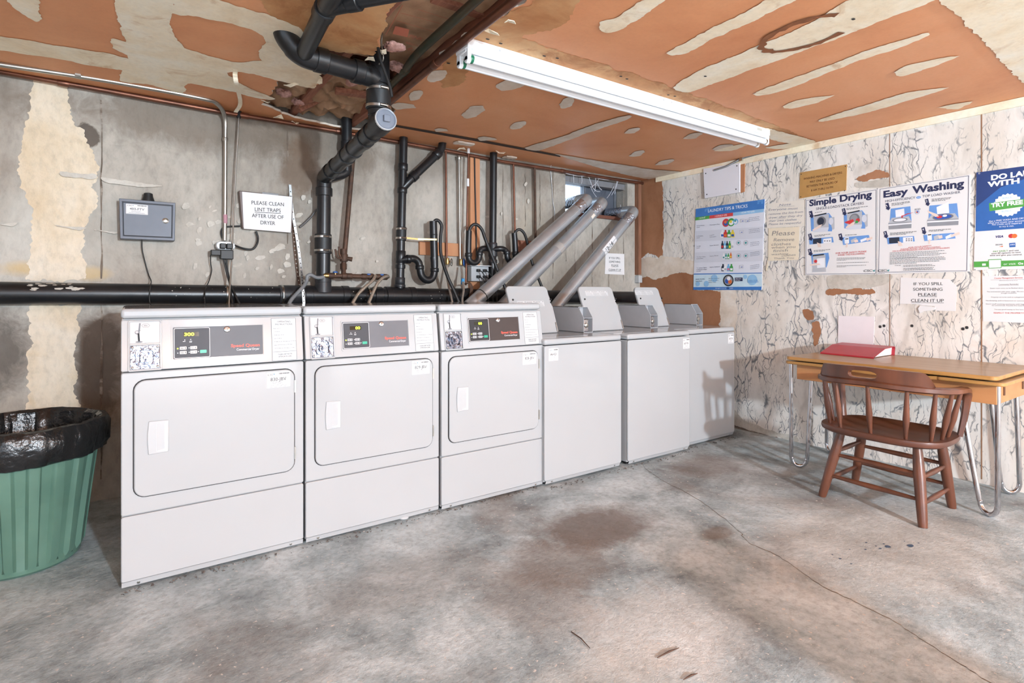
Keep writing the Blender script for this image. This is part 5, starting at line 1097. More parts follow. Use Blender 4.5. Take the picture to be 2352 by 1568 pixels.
# laundry tips poster
c4 = lambda x, y: (1440+.22963*x, 360+.22963*y)
t, s, k = sheet('tips_poster', [c4(*p) for p in ((693, 522), (1383, 424), (1350, 1332), (668, 1330))], pm('pale_poster_sheet', (226, 228, 238), .45, var=.02), 'tall blue and white LAUNDRY TIPS & TRICKS poster nearest the corner', 'poster', .005)
P4 = lambda pts, m: k.ppoly([c4(*p) for p in pts], m)
P4([(693, 522), (1383, 424), (1377, 522), (690, 606)], M_PBLUE)
P4([(1310, 436), (1370, 428), (1366, 470), (1345, 470), (1346, 450), (1330, 452), (1328, 472), (1308, 474)], pm('poster_mid_blue', (92, 150, 214), .5)); P4([(785, 520), (830, 510), (826, 545), (812, 548), (812, 530), (800, 532), (798, 548), (783, 548)], MATS['poster_mid_blue'])
k.ptext('LAUNDRY TIPS & TRICKS', c4(815, 557), c4(1210, 506), 30*.2296, M_WINK, .015)
P4([(690, 606), (831, 588), (829, 620), (688, 637)], M_PGRN); P4([(831, 588), (1066, 558), (1065, 592), (829, 620)], pm('poster_red', (216, 72, 72), .5)); P4([(1066, 558), (1375, 520), (1372, 553), (1065, 592)], M_LBLUE)
for tx_, p, q in (('I WANT', (725, 624), (790, 615)), ('I COULD USE', (886, 604), (1005, 589)), ('HOW TO USE', (1146, 570), (1280, 553))): k.ptext(tx_, c4(*p), c4(*q), 16*.2296, M_WINK, .02)
M_ROW = pm('poster_row_grey', (214, 216, 226), .5, var=.01)
for y0, y1, y2, y3 in ((745, 698, 815, 848), (957, 926, 1042, 1058)): P4([(684, y0), (1366, y1), (1362, y2), (682, y3)], M_ROW)
P4([(672, 1178), (1356, 1168), (1355, 1300), (670, 1304)], pm('poster_ice_blue', (206, 228, 240), .5)); P4([(672, 1168), (1357, 1158), (1356, 1166), (672, 1178)], M_PBLUE); P4([(670, 1303), (1352, 1298), (1350, 1332), (668, 1330)], M_PBLUE)
rows = (('A Convenient|Clean', 'Detergent Pacs', 690), ('A Reliable|Clean', 'Liquid|Detergent', 795), ('To Add|Scent', 'Scent Booster', 897), ('To Clean Odors|& Residues', 'Fabric Rinse', 1003), ('To Soften Fabric|& Maintain Shape|& Color', 'Fabric Softener', 1113))
for a, bb, y in rows:
    for i, w_ in enumerate(a.split('|')): k.ptext(w_, c4(702, y+i*17+4), c4(702+6.4*len(w_), y+i*17-6*.1), 9*.2296, M_NAVY, .02)
    for i, w_ in enumerate(bb.split('|')): k.ptext(w_, c4(834, y-4+i*17), c4(834+7*len(w_), y-12+i*17), 9*.2296, M_NAVY)
CL = {n: pm('print_'+n, c, .5) for n, c in dict(orange=(226, 118, 60), red=(206, 58, 62), blue=(52, 92, 178), green=(62, 158, 76), yellow=(230, 206, 70), teal=(60, 150, 150), dark=(44, 52, 70), sky=(120, 184, 226), pink=(222, 120, 150), white=(240, 240, 244), grey=(150, 152, 158), mid=(188, 190, 196)).items()}
def bottle(x, y, w_, h, col, lab='white'):
    P4([(x-w_, y), (x-w_, y-h*.6), (x-w_*.4, y-h*.8), (x-w_*.4, y-h), (x+w_*.5, y-h), (x+w_*.5, y-h*.8), (x+w_, y-h*.6), (x+w_, y)], CL[col]); P4([(x-w_*.7, y-h*.12), (x-w_*.7, y-h*.42), (x+w_*.7, y-h*.42), (x+w_*.7, y-h*.12)], CL[lab])
for x, y, r, c in ((995, 660, 36, 'red'), (1048, 655, 36, 'green'), (1092, 648, 26, 'sky')): a = RW.px(*c4(x, y)); b2 = RW.px(*c4(x+r, y)); rd_ = abs(b2[0]-a[0]); k.disc(a[0], a[1], rd_, CL[c], ry=rd_*1.02); k.disc(a[0], a[1]-.004, rd_*.62, CL['blue' if c == 'red' else 'white']); k.disc(a[0]-.004, a[1]+.006, rd_*.36, CL['orange' if c == 'red' else 'yellow' if c == 'green' else 'teal'])
for x, c, l in ((960, 'white', 'blue'), (990, 'red', 'orange'), (1026, 'green', 'white'), (1062, 'yellow', 'blue')): bottle(x, 806, 19, 74, c, l)
for x, c, l in ((960, 'dark', 'red'), (985, 'sky', 'white'), (1007, 'dark', 'teal'), (1033, 'green', 'yellow'), (1060, 'white', 'mid')): bottle(x, 920, 12, 78, c, l)
for x, c, l in ((972, 'white', 'teal'), (996, 'teal', 'white'), (1019, 'green', 'white'), (1044, 'orange', 'yellow')): bottle(x, 1022-(8 if x > 1030 else 0), 10, 56, c, l)
for x, c, l in ((966, 'dark', 'white'), (990, 'white', 'mid'), (1020, 'sky', 'pink'), (1050, 'green', 'white')): bottle(x, 1144, 16, 72, c, l)
for y, n in ((640, 2), (752, 1), (860, 2), (990, 2), (1100, 1)):
    for i in range(n):
        x = (1160+i*50) if n == 2 else 1150
        if y in (860, 990): x = 1122+i*72; a = RW.px(*c4(x, y)); k.ring(a[0], a[1], .020, .0025, CL['grey']); k.disc(a[0], a[1], .009, CL['teal'])
        else: P4([(x-20, y+18), (x+20, y+14), (x+20, y-20), (x-20, y-16)], CL['mid']); P4([(x-17, y+15), (x+17, y+11), (x+17, y-17), (x-17, y-13)], M_ROW); P4([(x-10, y+8), (x+10, y+6), (x+8, y-4)], CL['blue'])
for y in (612, 730, 860, 960, 1090):
    for i in range(3): p, q = RW.px(*c4(1225 if y < 800 else 1240, y+i*16)), RW.px(*c4(1335, y-14+i*16)); k.fine(p, q, .0032, M_NAVY)
for x, y, r in ((880, 1215, 30), (1260, 1230, 40), (800, 1270, 24), (715, 1270, 20), (1190, 1200, 16)): a = RW.px(*c4(x, y)); k.disc(a[0], a[1], r*.0011, M_LBLUE)
a = RW.px(*c4(1020, 1236)); k.disc(a[0], a[1], .050, M_INK, 28); k.disc(a[0], a[1], .040, CL['grey'], 24); k.disc(a[0]-.012, a[1]-.006, .020, CL['blue']); k.disc(a[0]+.016, a[1]-.012, .018, CL['orange']); k.disc(a[0]+.004, a[1]+.016, .017, CL['white'])
for tx_, p, q in (('WHEN FILLING', (692, 1230), (783, 1227)), ('THE DRUM', (692, 1250), (757, 1248))): k.ptext(tx_, c4(*p), c4(*q), 10*.2296, M_NAVY, .02)
for tx_, p, q in (('Do not overload', (824, 1222), (928, 1219)), ('Faster dry times', (824, 1242), (922, 1239)), ('Better clean', (824, 1259), (898, 1257))): k.ptext(tx_, c4(*p), c4(*q), 9*.2296, M_NAVY)
P4([(1086, 1208), (1163, 1207), (1163, 1243), (1086, 1244)], M_NAVY); k.ptext('90% FULL', c4(1094, 1224), c4(1152, 1223), 9*.2296, M_WINK, .02); k.ptext('IS FULL', c4(1094, 1239), c4(1140, 1238), 9*.2296, M_WINK, .02)
k.ptext('LEARN MORE', c4(1216, 1244), c4(1316, 1242), 12*.2296, M_PBLUE, .015); P4([(1212, 1251), (1322, 1249), (1322, 1253), (1212, 1255)], M_PBLUE)
k.ptext('Brought to you by', c4(893, 1319), c4(998, 1317), 9*.2296, M_WINK); k.ptext('CSC', c4(1036, 1319), c4(1068, 1318), 10*.2296, M_WINK, .01); a = RW.px(*c4(1016, 1314)); k.ring(a[0], a[1], .008, .003, M_NAVY)
k.done('printed_graphics', s)

# handwritten notes
M_PENC = pm('faded_pencil', (150, 142, 138), .8); M_PEN = pm('faded_blue_pen', (128, 132, 150), .8)
t, s, k = sheet('handwritten_note', [c5(*p) for p in ((150, 385), (455, 352), (462, 566), (148, 585))], pm('ivory_note_paper', (234, 226, 214), .7, var=.03), 'upper handwritten note about lint, left of the Simple Drying poster', 'note', .0012)
for tx_, p, q, h in (('Note', (250, 405), (345, 395), 18), ('Everyone must', (163, 442), (400, 430), 18), ('remove the lint from', (163, 478), (443, 458), 17), ('dryer after they dry', (163, 507), (438, 488), 17), ('their own clothes', (163, 534), (390, 520), 17), ('Please be respectful', (163, 560), (425, 546), 16)): k.ptext(tx_, c5(*p), c5(*q), h*.28, M_PEN, 0, .25)
k.pline(c5(235, 412), c5(375, 402), .0015, M_PEN); k.pline(c5(228, 510), c5(305, 502), .0015, M_PEN); k.done('handwriting', s)
t, s, k = sheet('handwritten_note', [c5(*p) for p in ((163, 585), (415, 572), (410, 842), (160, 852))], pm('cream_note_paper', (236, 222, 198), .7, var=.03), 'lower handwritten note asking to remove clothes, below the lint note', 'note', .0012, .0026)
for tx_, p, q, h in (('Please', (190, 645), (375, 640), 38), ('Remove', (205, 692), (372, 688), 26), ('clothes', (185, 728), (345, 722), 22), ('when you', (185, 752), (382, 745), 20), ('finish', (200, 780), (320, 774), 20), ('washing', (185, 806), (325, 800), 16), ('clothes', (270, 818), (385, 808), 16), ('Thank You', (205, 838), (370, 833), 14)): k.ptext(tx_, c5(*p), c5(*q), h*.28, M_PENC, 0, .18)
k.done('handwriting', s)
b = nb(); q = [RW.px(*c5(*p)) for p in ((158, 850), (162, 900), (150, 935), (140, 920), (150, 880))]; slab(b, RW, q, .004, .006); obj('torn_corner', b, MATS['cream_note_paper'], t, smooth=False)

# drying and washing posters
def machine(k, x, y, w_, h, door=None):
    q = lambda pts, m: k.ppoly([c5(*p) for p in pts], m)
    q([(x, y), (x+w_*.12, y-h*.45), (x+w_, y-h*.55), (x+w_*1.05, y-h*.02)], CL['mid']); q([(x, y), (x+w_*1.05, y-h*.02), (x+w_*1.03, y+h*.38), (x+.02*w_, y+h*.42)], CL['grey'])
M_ICON = pm('icon_blue', (110, 156, 218), .5); M_SKIN = pm('print_hand', (236, 214, 202), .5); M_MID = pm('print_midgrey', (120, 122, 128), .5)
def step(k, n, x, y):
    q = lambda pts, m: k.ppoly([c5(*p) for p in pts], m)
    q([(x-18, y-46), (x+8, y-54), (x+18, y-14), (x+26, y-16), (x+10, y+8), (x-16, y-6), (x-8, y-8)], M_NAVY); k.ptext(n, c5(x-8 if n != '1' else x-3, y-22), c5(x+4 if n != '1' else x+1, y-25), 20*.28, M_WINK, .02)
t, s, k = sheet('instruction_poster', [c5(*p) for p in ((465, 350), (1050, 262), (1045, 962), (462, 968))], M_SHEET, 'white Simple Drying poster below the brass sign', 'poster', .004)
q5 = lambda pts, m: k.ppoly([c5(*p) for p in pts], m)
for a, c in (((472, 358), (1044, 272)), ((1044, 272), (1040, 955)), ((1040, 955), (470, 960)), ((470, 960), (472, 358))): k.pline(c5(*a), c5(*c), .0025, M_NAVY)
def serif_title(k, words, bold):
    for tx_, p, q, h in words: k.ptext(tx_, c5(*p), c5(*q), h*.28, M_NAVY, bold)
serif_title(k, (('Simple', (498, 404), (720, 374), 48), ('Drying', (748, 368), (1010, 332), 52)), .038)
k.ptext('SINGLE-LOAD/STACK DRYERS', c5(553, 436), c5(944, 390), 20*.28, M_NAVY, .004)
for x, y in ((508, 500), (780, 478)):
    q5([(x, y), (x+150, y-40), (x+185, y+5), (x+175, y+110), (x+5, y+108)], M_ICON); q5([(x+25, y-8), (x+150, y-34), (x+148, y+96), (x+28, y+104)], CL['mid']); a = RW.px(*c5(x+88, y+28)); k.disc(a[0], a[1], .034, M_MID, ry=.036); k.disc(a[0]-.004, a[1], .024, CL['dark' if x < 600 else 'grey'], ry=.028)
    q5([(x+150, y), (x+195, y-8), (x+196, y+90), (x+180, y+98)], CL['mid']); a = RW.px(*c5(x+168, y+28)); k.disc(a[0], a[1], .016, M_ROW, ry=.026); q5([(x+30, y-20), (x+130, y-42), (x+130, y-32), (x+30, y-10)], M_INK)
    q5([(x+30, y+82), (x+150, y+76), (x+140, y+112), (x+26, y+118)], M_ROW); q5([(x+70, y+60), (x+96, y+52), (x+80, y+80), (x+20, y+108), (x+14, y+98)], M_SKIN)
a = RW.px(*c5(895, 520)); k.disc(a[0], a[1], .014, CL['red']); a = RW.px(*c5(890, 530)); k.disc(a[0]-.003, a[1]-.002, .010, CL['green']); q5([(785, 535), (855, 510), (865, 525), (830, 552), (800, 545)], CL['red'])
q5([(495, 672), (690, 655), (698, 700), (500, 718)], M_ICON); q5([(528, 672), (596, 664), (596, 708), (528, 714)], CL['dark']); q5([(612, 672), (680, 664), (680, 702), (612, 708)], CL['white'])
for x in (620, 640, 660): q5([(x, 684), (x+10, 683), (x+10, 693), (x, 694)], M_MID)
q5([(560, 700), (590, 712), (596, 738), (570, 740)], M_SKIN)
q5([(765, 660), (985, 640), (1000, 690), (775, 722)], M_ICON); q5([(785, 662), (822, 658), (824, 708), (788, 712)], CL['white']); q5([(792, 670), (818, 667), (818, 674), (792, 677)], M_INK); q5([(838, 682), (882, 660), (890, 690), (842, 706)], CL['mid']); q5([(915, 680), (968, 660), (970, 680), (920, 700)], CL['white']); q5([(960, 668), (1015, 655), (1015, 672), (970, 690)], M_SKIN); q5([(800, 704), (814, 706), (810, 740), (798, 742)], M_SKIN); q5([(862, 684), (892, 676), (900, 696), (872, 704)], M_SKIN)
q5([(512, 800), (655, 785), (662, 830), (640, 905), (525, 912)], M_ICON); q5([(530, 812), (630, 800), (635, 940), (522, 944)], CL['mid']); q5([(560, 832), (626, 826), (626, 905), (562, 910)], CL['white']); q5([(525, 805), (618, 794), (618, 804), (525, 815)], M_INK); a = RW.px(*c5(550, 855)); k.disc(a[0], a[1], .012, CL['red']); q5([(500, 880), (580, 872), (590, 884), (510, 892)], M_SKIN)
for n, x, y in (('1', 512, 495), ('2', 782, 474), ('3', 506, 680), ('4', 754, 680), ('5', 504, 804)): step(k, n, x, y)
for p, q, r in (((545, 458), (650, 440), 1), ((802, 424), (985, 404), 2), ((540, 645), (685, 630), 2), ((792, 642), (955, 632), 1), ((535, 768), (685, 756), 2)): k.fine(RW.px(*c5(*p)), RW.px(*c5(*q)), .0040, M_INK, r, .0075, .6)
for tx_, p, q in (('CLEAN', (545, 460), (585, 455)), ('LOAD', (800, 428), (834, 424)), ('SELECT', (540, 648), (580, 644)), ('INSERT', (792, 648), (832, 644)), ('START', (535, 768), (572, 765))): pass
for tx_, p, q in (('FOR YOUR SAFETY PLEASE', (716, 796), (968, 780)), ('AVOID THE FOLLOWING', (733, 811), (950, 798))): k.ptext(tx_, c5(*p), c5(*q), 13*.28, M_RED, .02)
for y, r, f in ((830, 3, .3), (868, 1, 1), (892, 2, .3)): k.fine(RW.px(*c5(724, y)), RW.px(*c5(985, y-6)), .0030, M_INK, r, .0075, f)
k.ptext('CSC', c5(943, 942), c5(1012, 939), 18*.28, M_INK, .02, .25); q5([(1018, 930), (1038, 924), (1030, 942)], CL['teal']); k.fine(RW.px(*c5(948, 955)), RW.px(*c5(1000, 954)), .0025, M_INK)
for x, y in ((1056, 262), (1033, 957), (470, 352), (466, 965)): a = RW.px(*c5(x, y)); k.disc(a[0], a[1], .003, M_MID, 8)
k.done('printed_graphics', s)
t, s, k = sheet('instruction_poster', [c5(*p) for p in ((1054, 261), (1816, 146), (1806, 938), (1052, 962))], M_SHEET, 'white Easy Washing poster, between the drying poster and the blue poster', 'poster', .004, .0015)
for a, c in (((1077, 266), (1802, 156)), ((1802, 156), (1786, 932)), ((1786, 932), (1066, 945)), ((1066, 945), (1077, 266))): k.pline(c5(*a), c5(*c), .0025, M_NAVY)
serif_title(k, (('Easy', (1105, 334), (1308, 306), 52), ('Washing', (1340, 302), (1765, 246), 58)), .038)
k.ptext('HIGH-EFFICIENCY', c5(1120, 373), c5(1366, 343), 19*.28, M_NAVY, .004); k.ptext('TOP LOAD WASHER', c5(1423, 334), c5(1734, 298), 19*.28, M_NAVY, .004)
a = RW.px(*c5(1392, 333)); k.disc(a[0], a[1], .013, M_ICON, ry=.008); k.text('he', (a[0]-.007, a[1]-.003), (a[0]+.007, a[1]-.002), .006, M_WINK)
for x, y, w_, sc_ in ((1145, 545, 190, 1.), (1462, 520, 258, 1.)):
    q5([(x+20, y-120), (x+w_*.95, y-140), (x+w_, y-20), (x+10, y)], M_ICON)
    q5([(x, y), (x+w_*.15, y-45), (x+w_*.88, y-58), (x+w_, y-15)], CL['mid']); q5([(x, y), (x+w_, y-15), (x+w_*.99, y+38), (x+2, y+50)], CL['grey']); q5([(x+1, y+8), (x+w_, y-7), (x+w_, y+4), (x+1, y+20)], CL['white'])
    q5([(x+w_*.3, y-108), (x+w_*.68, y-122 if x < 1400 else y-150), (x+w_*.70, y-60), (x+w_*.32, y-50)], CL['white']); a = RW.px(*c5(x+w_*.5, y-28)); k.disc(a[0], a[1], .044 if x < 1400 else .055, M_MID, ry=.014 if x < 1400 else .020); k.disc(a[0], a[1], .036 if x < 1400 else .046, CL['white'] if x < 1400 else CL['blue'], ry=.010 if x < 1400 else .014)
    if x > 1400: k.disc(a[0]-.018, a[1]+.002, .015, CL['red'], ry=.009); k.disc(a[0]+.01, a[1]+.006, .012, CL['white'], ry=.007); q5([(1462, 440), (1540, 468), (1560, 488), (1530, 492), (1470, 455)], M_SKIN)
q5([(1355, 455), (1300, 472), (1262, 488), (1264, 500), (1248, 496), (1256, 478), (1260, 482), (1300, 464)], CL['red']); k.ptext('POD', c5(1362, 440), c5(1408, 434), 14*.28, M_NAVY); a = RW.px(*c5(1381, 453)); k.ring(a[0], a[1], .013, .002, M_ICON); k.disc(a[0], a[1], .007, CL['orange']); k.disc(a[0]+.002, a[1]+.002, .005, CL['blue'])
q5([(1132, 662), (1355, 648), (1362, 692), (1140, 716)], M_ICON); q5([(1150, 664), (1235, 658), (1235, 704), (1152, 710)], CL['dark']); q5([(1265, 660), (1345, 654), (1345, 696), (1265, 702)], CL['white'])
for x in (1288, 1308, 1328):
    for y in (668, 682): q5([(x, y), (x+12, y-1), (x+12, y+8), (x, y+9)], M_MID)
q5([(1222, 690), (1250, 698), (1262, 728), (1230, 730)], M_SKIN)
q5([(1432, 640), (1685, 622), (1695, 668), (1440, 690)], M_ICON); q5([(1462, 628), (1500, 624), (1502, 680), (1466, 684)], CL['white']); q5([(1468, 636), (1496, 633), (1496, 641), (1468, 644)], M_INK); q5([(1516, 652), (1562, 634), (1568, 668), (1520, 684)], CL['mid']); q5([(1612, 654), (1660, 630), (1664, 658), (1616, 674)], CL['white']); q5([(1650, 640), (1725, 616), (1730, 634), (1660, 660)], M_SKIN); q5([(1476, 676), (1490, 678), (1486, 712), (1474, 714)], M_SKIN); q5([(1552, 648), (1584, 640), (1590, 664), (1562, 672)], M_SKIN)
for n, x, y in (('1', 1138, 430), ('2', 1462, 396), ('3', 1122, 660), ('4', 1434, 628)): step(k, n, x, y)
for p, q, r in (((1172, 384), (1345, 362), 3), ((1500, 348), (1690, 330), 3), ((1160, 624), (1380, 610), 3), ((1476, 602), (1680, 590), 2)): k.fine(RW.px(*c5(*p)), RW.px(*c5(*q)), .0036, M_INK, r, .0066, .6)
for tx_, p, q in (('FOR YOUR SAFETY', (1312, 748), (1500, 732)), ('PLEASE AVOID THE FOLLOWING', (1248, 762), (1572, 742)), ('FOR SU PROPIA SEGURIDAD, POR FAVOR EVITE LO SIGUIENTE', (1180, 778), (1648, 750))): k.ptext(tx_, c5(*p), c5(*q), 10*.28, M_RED, .015)
for y, r in ((786, 5), (836, 5)): k.fine(RW.px(*c5(1158, y)), RW.px(*c5(1630, y-20)), .0032, M_INK, r, .0086, .5)
k.fine(RW.px(*c5(1200, 890)), RW.px(*c5(1250, 888)), .003, M_INK); k.fine(RW.px(*c5(1270, 888)), RW.px(*c5(1530, 880)), .003, M_INK, 2, .0075); k.fine(RW.px(*c5(1270, 912)), RW.px(*c5(1530, 905)), .003, M_INK, 3, .0068)
k.ptext('CSC', c5(1059, 941), c5(1130, 938), 18*.28, M_INK, .02, .25); q5([(1137, 928), (1157, 922), (1149, 940)], CL['teal']); k.fine(RW.px(*c5(1062, 954)), RW.px(*c5(1118, 953)), .0025, M_INK)
k.done('printed_graphics', s)

# blue payment poster, running out of the frame on the right
Lp = RW.px(*c5(1865, 130)); Lb = RW.px(*c5(1842, 928)); wdp = .56
q = [Lb, (Lb[0]+wdp, Lb[1]-.002), (Lp[0]+wdp, Lp[1]-.004), Lp]
t = thing('payment_poster', 'blue and white TRY FREE poster at the right edge of the photo', 'poster', RW.pt(Lb[0]+wdp/2, Lb[1], .001))
b = nb(); slab(b, RW, q, .001, .005); s = obj('sheet', b, M_SHEET, t, smooth=False); k = Ink(RW, .0056)
def E5(x, y): return RW.px(*c5(x, y))
M_DEEP = pm('poster_deep_blue', (44, 68, 124), .5); M_MIDB = pm('poster_medium_blue', (52, 104, 176), .5)
yb_ = E5(1855, 612)[1]; k.poly([(Lp[0]-.004, yb_), (Lp[0]+wdp, yb_-.003), (Lp[0]+wdp, Lp[1]-.004), Lp], M_DEEP); cx_ = Lp[0]+wdp*.5
k.poly([(Lp[0]-.003, yb_), (Lp[0]+wdp, yb_-.003), (Lp[0]+wdp, yb_+.19), (Lp[0]+wdp*.8, yb_+.27), (Lp[0]+wdp*.5, yb_+.30), (Lp[0]+wdp*.2, yb_+.25), (Lp[0]+.0, yb_+.15)], M_MIDB)
for tx_, p, q_, h in (('DO LAUNDRY', E5(1985, 192), None, .029), ('WITH', E5(1955, 248), E5(2218, 215), .029)):
    if q_ is None: d = Vector(E5(2200, 163))-Vector(p); L = 2.63*d.length; q_ = tuple(Vector(p)+d.normalized()*L)
    k.text(tx_, p, q_, h, M_WINK, .045)
c_ = E5(2120, 395); rr_ = Vector(E5(2005, 380))-Vector(c_); r0 = abs(E5(2003, 395)[0]-c_[0])
k.poly([(c_[0]+(r0+.004*math.cos(i*math.pi/2))*math.cos(i*math.pi/40), c_[1]+(r0+.004*math.cos(i*math.pi/2))*math.sin(i*math.pi/40)) for i in range(80)], M_WINK)
k.ppoly([c5(*p) for p in ((1968, 380), (2270, 343), (2262, 405), (1972, 446))], M_PGRN); k.ptext('TRY FREE', c5(1985, 415), c5(2246, 386), 32*.28, M_WINK, .045)
k.ptext('BONUS', c5(2078, 348), c5(2152, 340), 15*.28, M_LBLUE, .02); k.ptext('BONUS', c5(2072, 455), c5(2150, 447), 15*.28, M_LBLUE, .02)
for tx_, p, q_ in (('Get a FREE WASH AND DRY', (1968, 535), (2262, 508)), ('when you create your account.', (1958, 550), (2262, 528)), ('No credit card required', (1994, 562), (2235, 548)), ('to try it out.', (2050, 578), (2172, 570))): k.ptext(tx_, c5(*p), c5(*q_), 13*.28, M_WINK, .012)
k.ptext('VISA', c5(2018, 664), c5(2086, 660), 18*.28, pm('card_navy', (40, 50, 120), .5), .03, .2)
for x, c in ((2150, 'red'), (2176, 'orange')): a = E5(x, 648); k.disc(a[0], a[1], .0125, CL[c], ry=.0125)
k.ptext('DISCOVER', c5(2022, 726), c5(2080, 723), 11*.28, M_INK, .012); k.ppoly([c5(*p) for p in ((2050, 736), (2084, 728), (2080, 738))], CL['orange']); k.ppoly([c5(*p) for p in ((2134, 706), (2184, 702), (2185, 738), (2136, 741))], M_MIDB); k.ptext('AMEX', c5(2140, 726), c5(2180, 723), 11*.28, M_WINK, .02)
k.ptext('PAY EASILY', c5(2003, 782), c5(2124, 774), 13*.28, M_PGRN, .02); k.ptext('and use', c5(2131, 774), c5(2212, 770), 12*.28, M_INK, .006); k.ptext('auto-fill options to save', c5(1988, 797), c5(2228, 786), 12*.28, M_INK, .006); k.ptext('time and give you control.', c5(1975, 813), c5(2240, 805), 12*.28, M_INK, .006)
g0, g1 = E5(1843, 858), E5(1843, 904); k.poly([(g0[0]+.001, g1[1]), (g0[0]+wdp-.002, g1[1]-.002), (g0[0]+wdp-.002, g0[1]-.002), (g0[0]+.001, g0[1])], M_PGRN)
k.ppoly([c5(*p) for p in ((1962, 840), (2070, 836), (2070, 910), (1964, 914))], M_PGRN); k.ppoly([c5(*p) for p in ((1968, 846), (2065, 842), (2065, 905), (1969, 909))], M_WINK); k.ppoly([c5(*p) for p in ((1912, 874), (1942, 873), (1942, 890), (1912, 891))], M_WINK); k.ptext('or visit', c5(2088, 885), c5(2186, 882), 16*.28, M_WINK, .004); k.ptext('Ge', c5(2206, 881), c5(2248, 880), 17*.28, M_WINK, .03)
for x, y in ((1888, 137), (1853, 924)): a = E5(x, y); k.disc(a[0], a[1], .0045, CL['mid'], 12); k.disc(a[0], a[1], .002, M_INK, 8)
k.done('printed_graphics', s)

# paper notices
def spill(fr, q, lines, label, c0=.001, ang=0, curl=None):
    t = thing('paper_notice', label, 'notice', fr.pt(q[0][0], q[0][1], c0)); b = nb(); slab(b, fr, q, c0, c0+.0012); s = obj('sheet', b, M_SHEET, t, smooth=False); k = Ink(fr, c0+.0018)
    for tx_, p, e, h, ul in lines:
        p, e2 = fr.px(*p), fr.px(*e); hh = abs(fr.px(e[0], e[1]-h)[1]-e2[1]); k.text(tx_, p, e2, hh, M_INK, .012)
        if ul: k.line((p[0], p[1]-hh*.22), (e2[0], e2[1]-hh*.22), hh*.1, M_INK)
    k.done('lettering', s); return t, s
q = [RW.px(*c5(*p)) for p in ((1237, 1202), (1395, 1205), (1420, 1215), (1520, 1222), (1530, 1258), (1694, 1262), (1702, 1060), (1640, 1000), (1242, 988))]
t, s = spill(RW, q, (('IF YOU SPILL', c5(1350, 1051), c5(1588, 1049), 24*.28, 0), ('SOMETHING', c5(1346, 1095), c5(1586, 1095), 24*.28, 0), ('PLEASE', c5(1387, 1138), c5(1540, 1139), 24*.28, 1), ('CLEAN IT UP', c5(1329, 1187), c5(1597, 1189), 26*.28, 1)), 'white IF YOU SPILL notice below the Easy Washing poster, its edges torn')
b = nb(); q = [RW.px(*c5(*p)) for p in ((1385, 1240), (1405, 1214), (1535, 1232), (1525, 1252), (1440, 1262), (1400, 1280))]; slab(b, RW, q[::-1], .004, .008); obj('curled_paper', b, M_SHEET, s, bev=.002)
q = [BW.px(*p) for p in ((1388.6, 629), (1433.5, 631), (1433, 583), (1390, 581))]
k4 = lambda x, y: (1000+.2551*x, 320+.2551*y)
spill(BW, q, (('IF YOU SPILL', k4(1562, 1076), k4(1662, 1078), 18*.2551, 0), ('SOMETHING', k4(1561, 1110), k4(1661, 1112), 18*.2551, 0), ('PLEASE', k4(1582, 1143), k4(1644, 1144), 18*.2551, 1), ('CLEAN IT UP', k4(1556, 1182), k4(1668, 1185), 18*.2551, 1)), 'white IF YOU SPILL notice on the concrete beside the right duct', .003)
n0 = RW.px(*c5(1910, 975)); n1 = RW.px(*c5(1918, 1346)); wdn = .30
t = thing('paper_notice', 'white typed community reminder below the blue poster', 'notice', RW.pt(n1[0]+.1, n1[1], .001))
b = nb(); slab(b, RW, [n1, (n1[0]+wdn, n1[1]-.001), (n0[0]+wdn, n0[1]-.004), n0], .001, .0022); s = obj('sheet', b, M_SHEET, t, smooth=False); k = Ink(RW, .0028)
k.ptext('County Management Services', c5(2010, 999), c5(2242, 994), 12*.28, M_RED, .006); k.pline(c5(1980, 1008), c5(2260, 1003), .001, M_MID); k.fine(E5(2050, 1014), E5(2200, 1012), .0025, M_MID); k.ptext('Community Reminder', c5(2045, 1050), c5(2210, 1047), 11*.28, M_INKG); k.pline(c5(2043, 1055), c5(2212, 1051), .001, M_INKG)
for tx_, p, q_ in (('Guest room entry to be flushed down.', (1975, 1080), (2250, 1078)), ('The environment with water usage. We are in', (1950, 1108), (2262, 1106)), ('drought conditions.', (2065, 1120), (2195, 1118)), ('Property not to be used as a playground.', (1985, 1152), (2262, 1152)), ('No dumping, junk in basement or common', (1942, 1180), (2262, 1182)), ('Don\'t stuff washing machines with bags', (1942, 1208), (2262, 1210)), ('no commercial. Possible fire hazard.', (1990, 1220), (2256, 1222)), ('You pay good money to live here.', (2010, 1252), (2252, 1254))): k.ptext(tx_, c5(*p), c5(*q_), 9*.28, M_INKG)
k.ptext('RESPECT THE PROPERTY!', c5(2006, 1282), c5(2256, 1284), 11*.28, M_RED, .006); k.done('lettering', s)
q = [RW.px(*p) for p in ((1925, 795), (2006, 800), (2009, 729), (1926, 725))]
t = thing('blank_sheet', 'blank white paper hanging on the wall behind the red binder', 'paper', RW.pt(q[0][0], q[0][1], .001)); b = nb(); slab(b, RW, [q[0], q[1], q[2], (q[2][0]-.004, q[2][1]+.006), q[3]], .001, .004); obj('sheet', b, pm('pinkish_white_paper', (238, 230, 232), .7, var=.02), t, smooth=False)

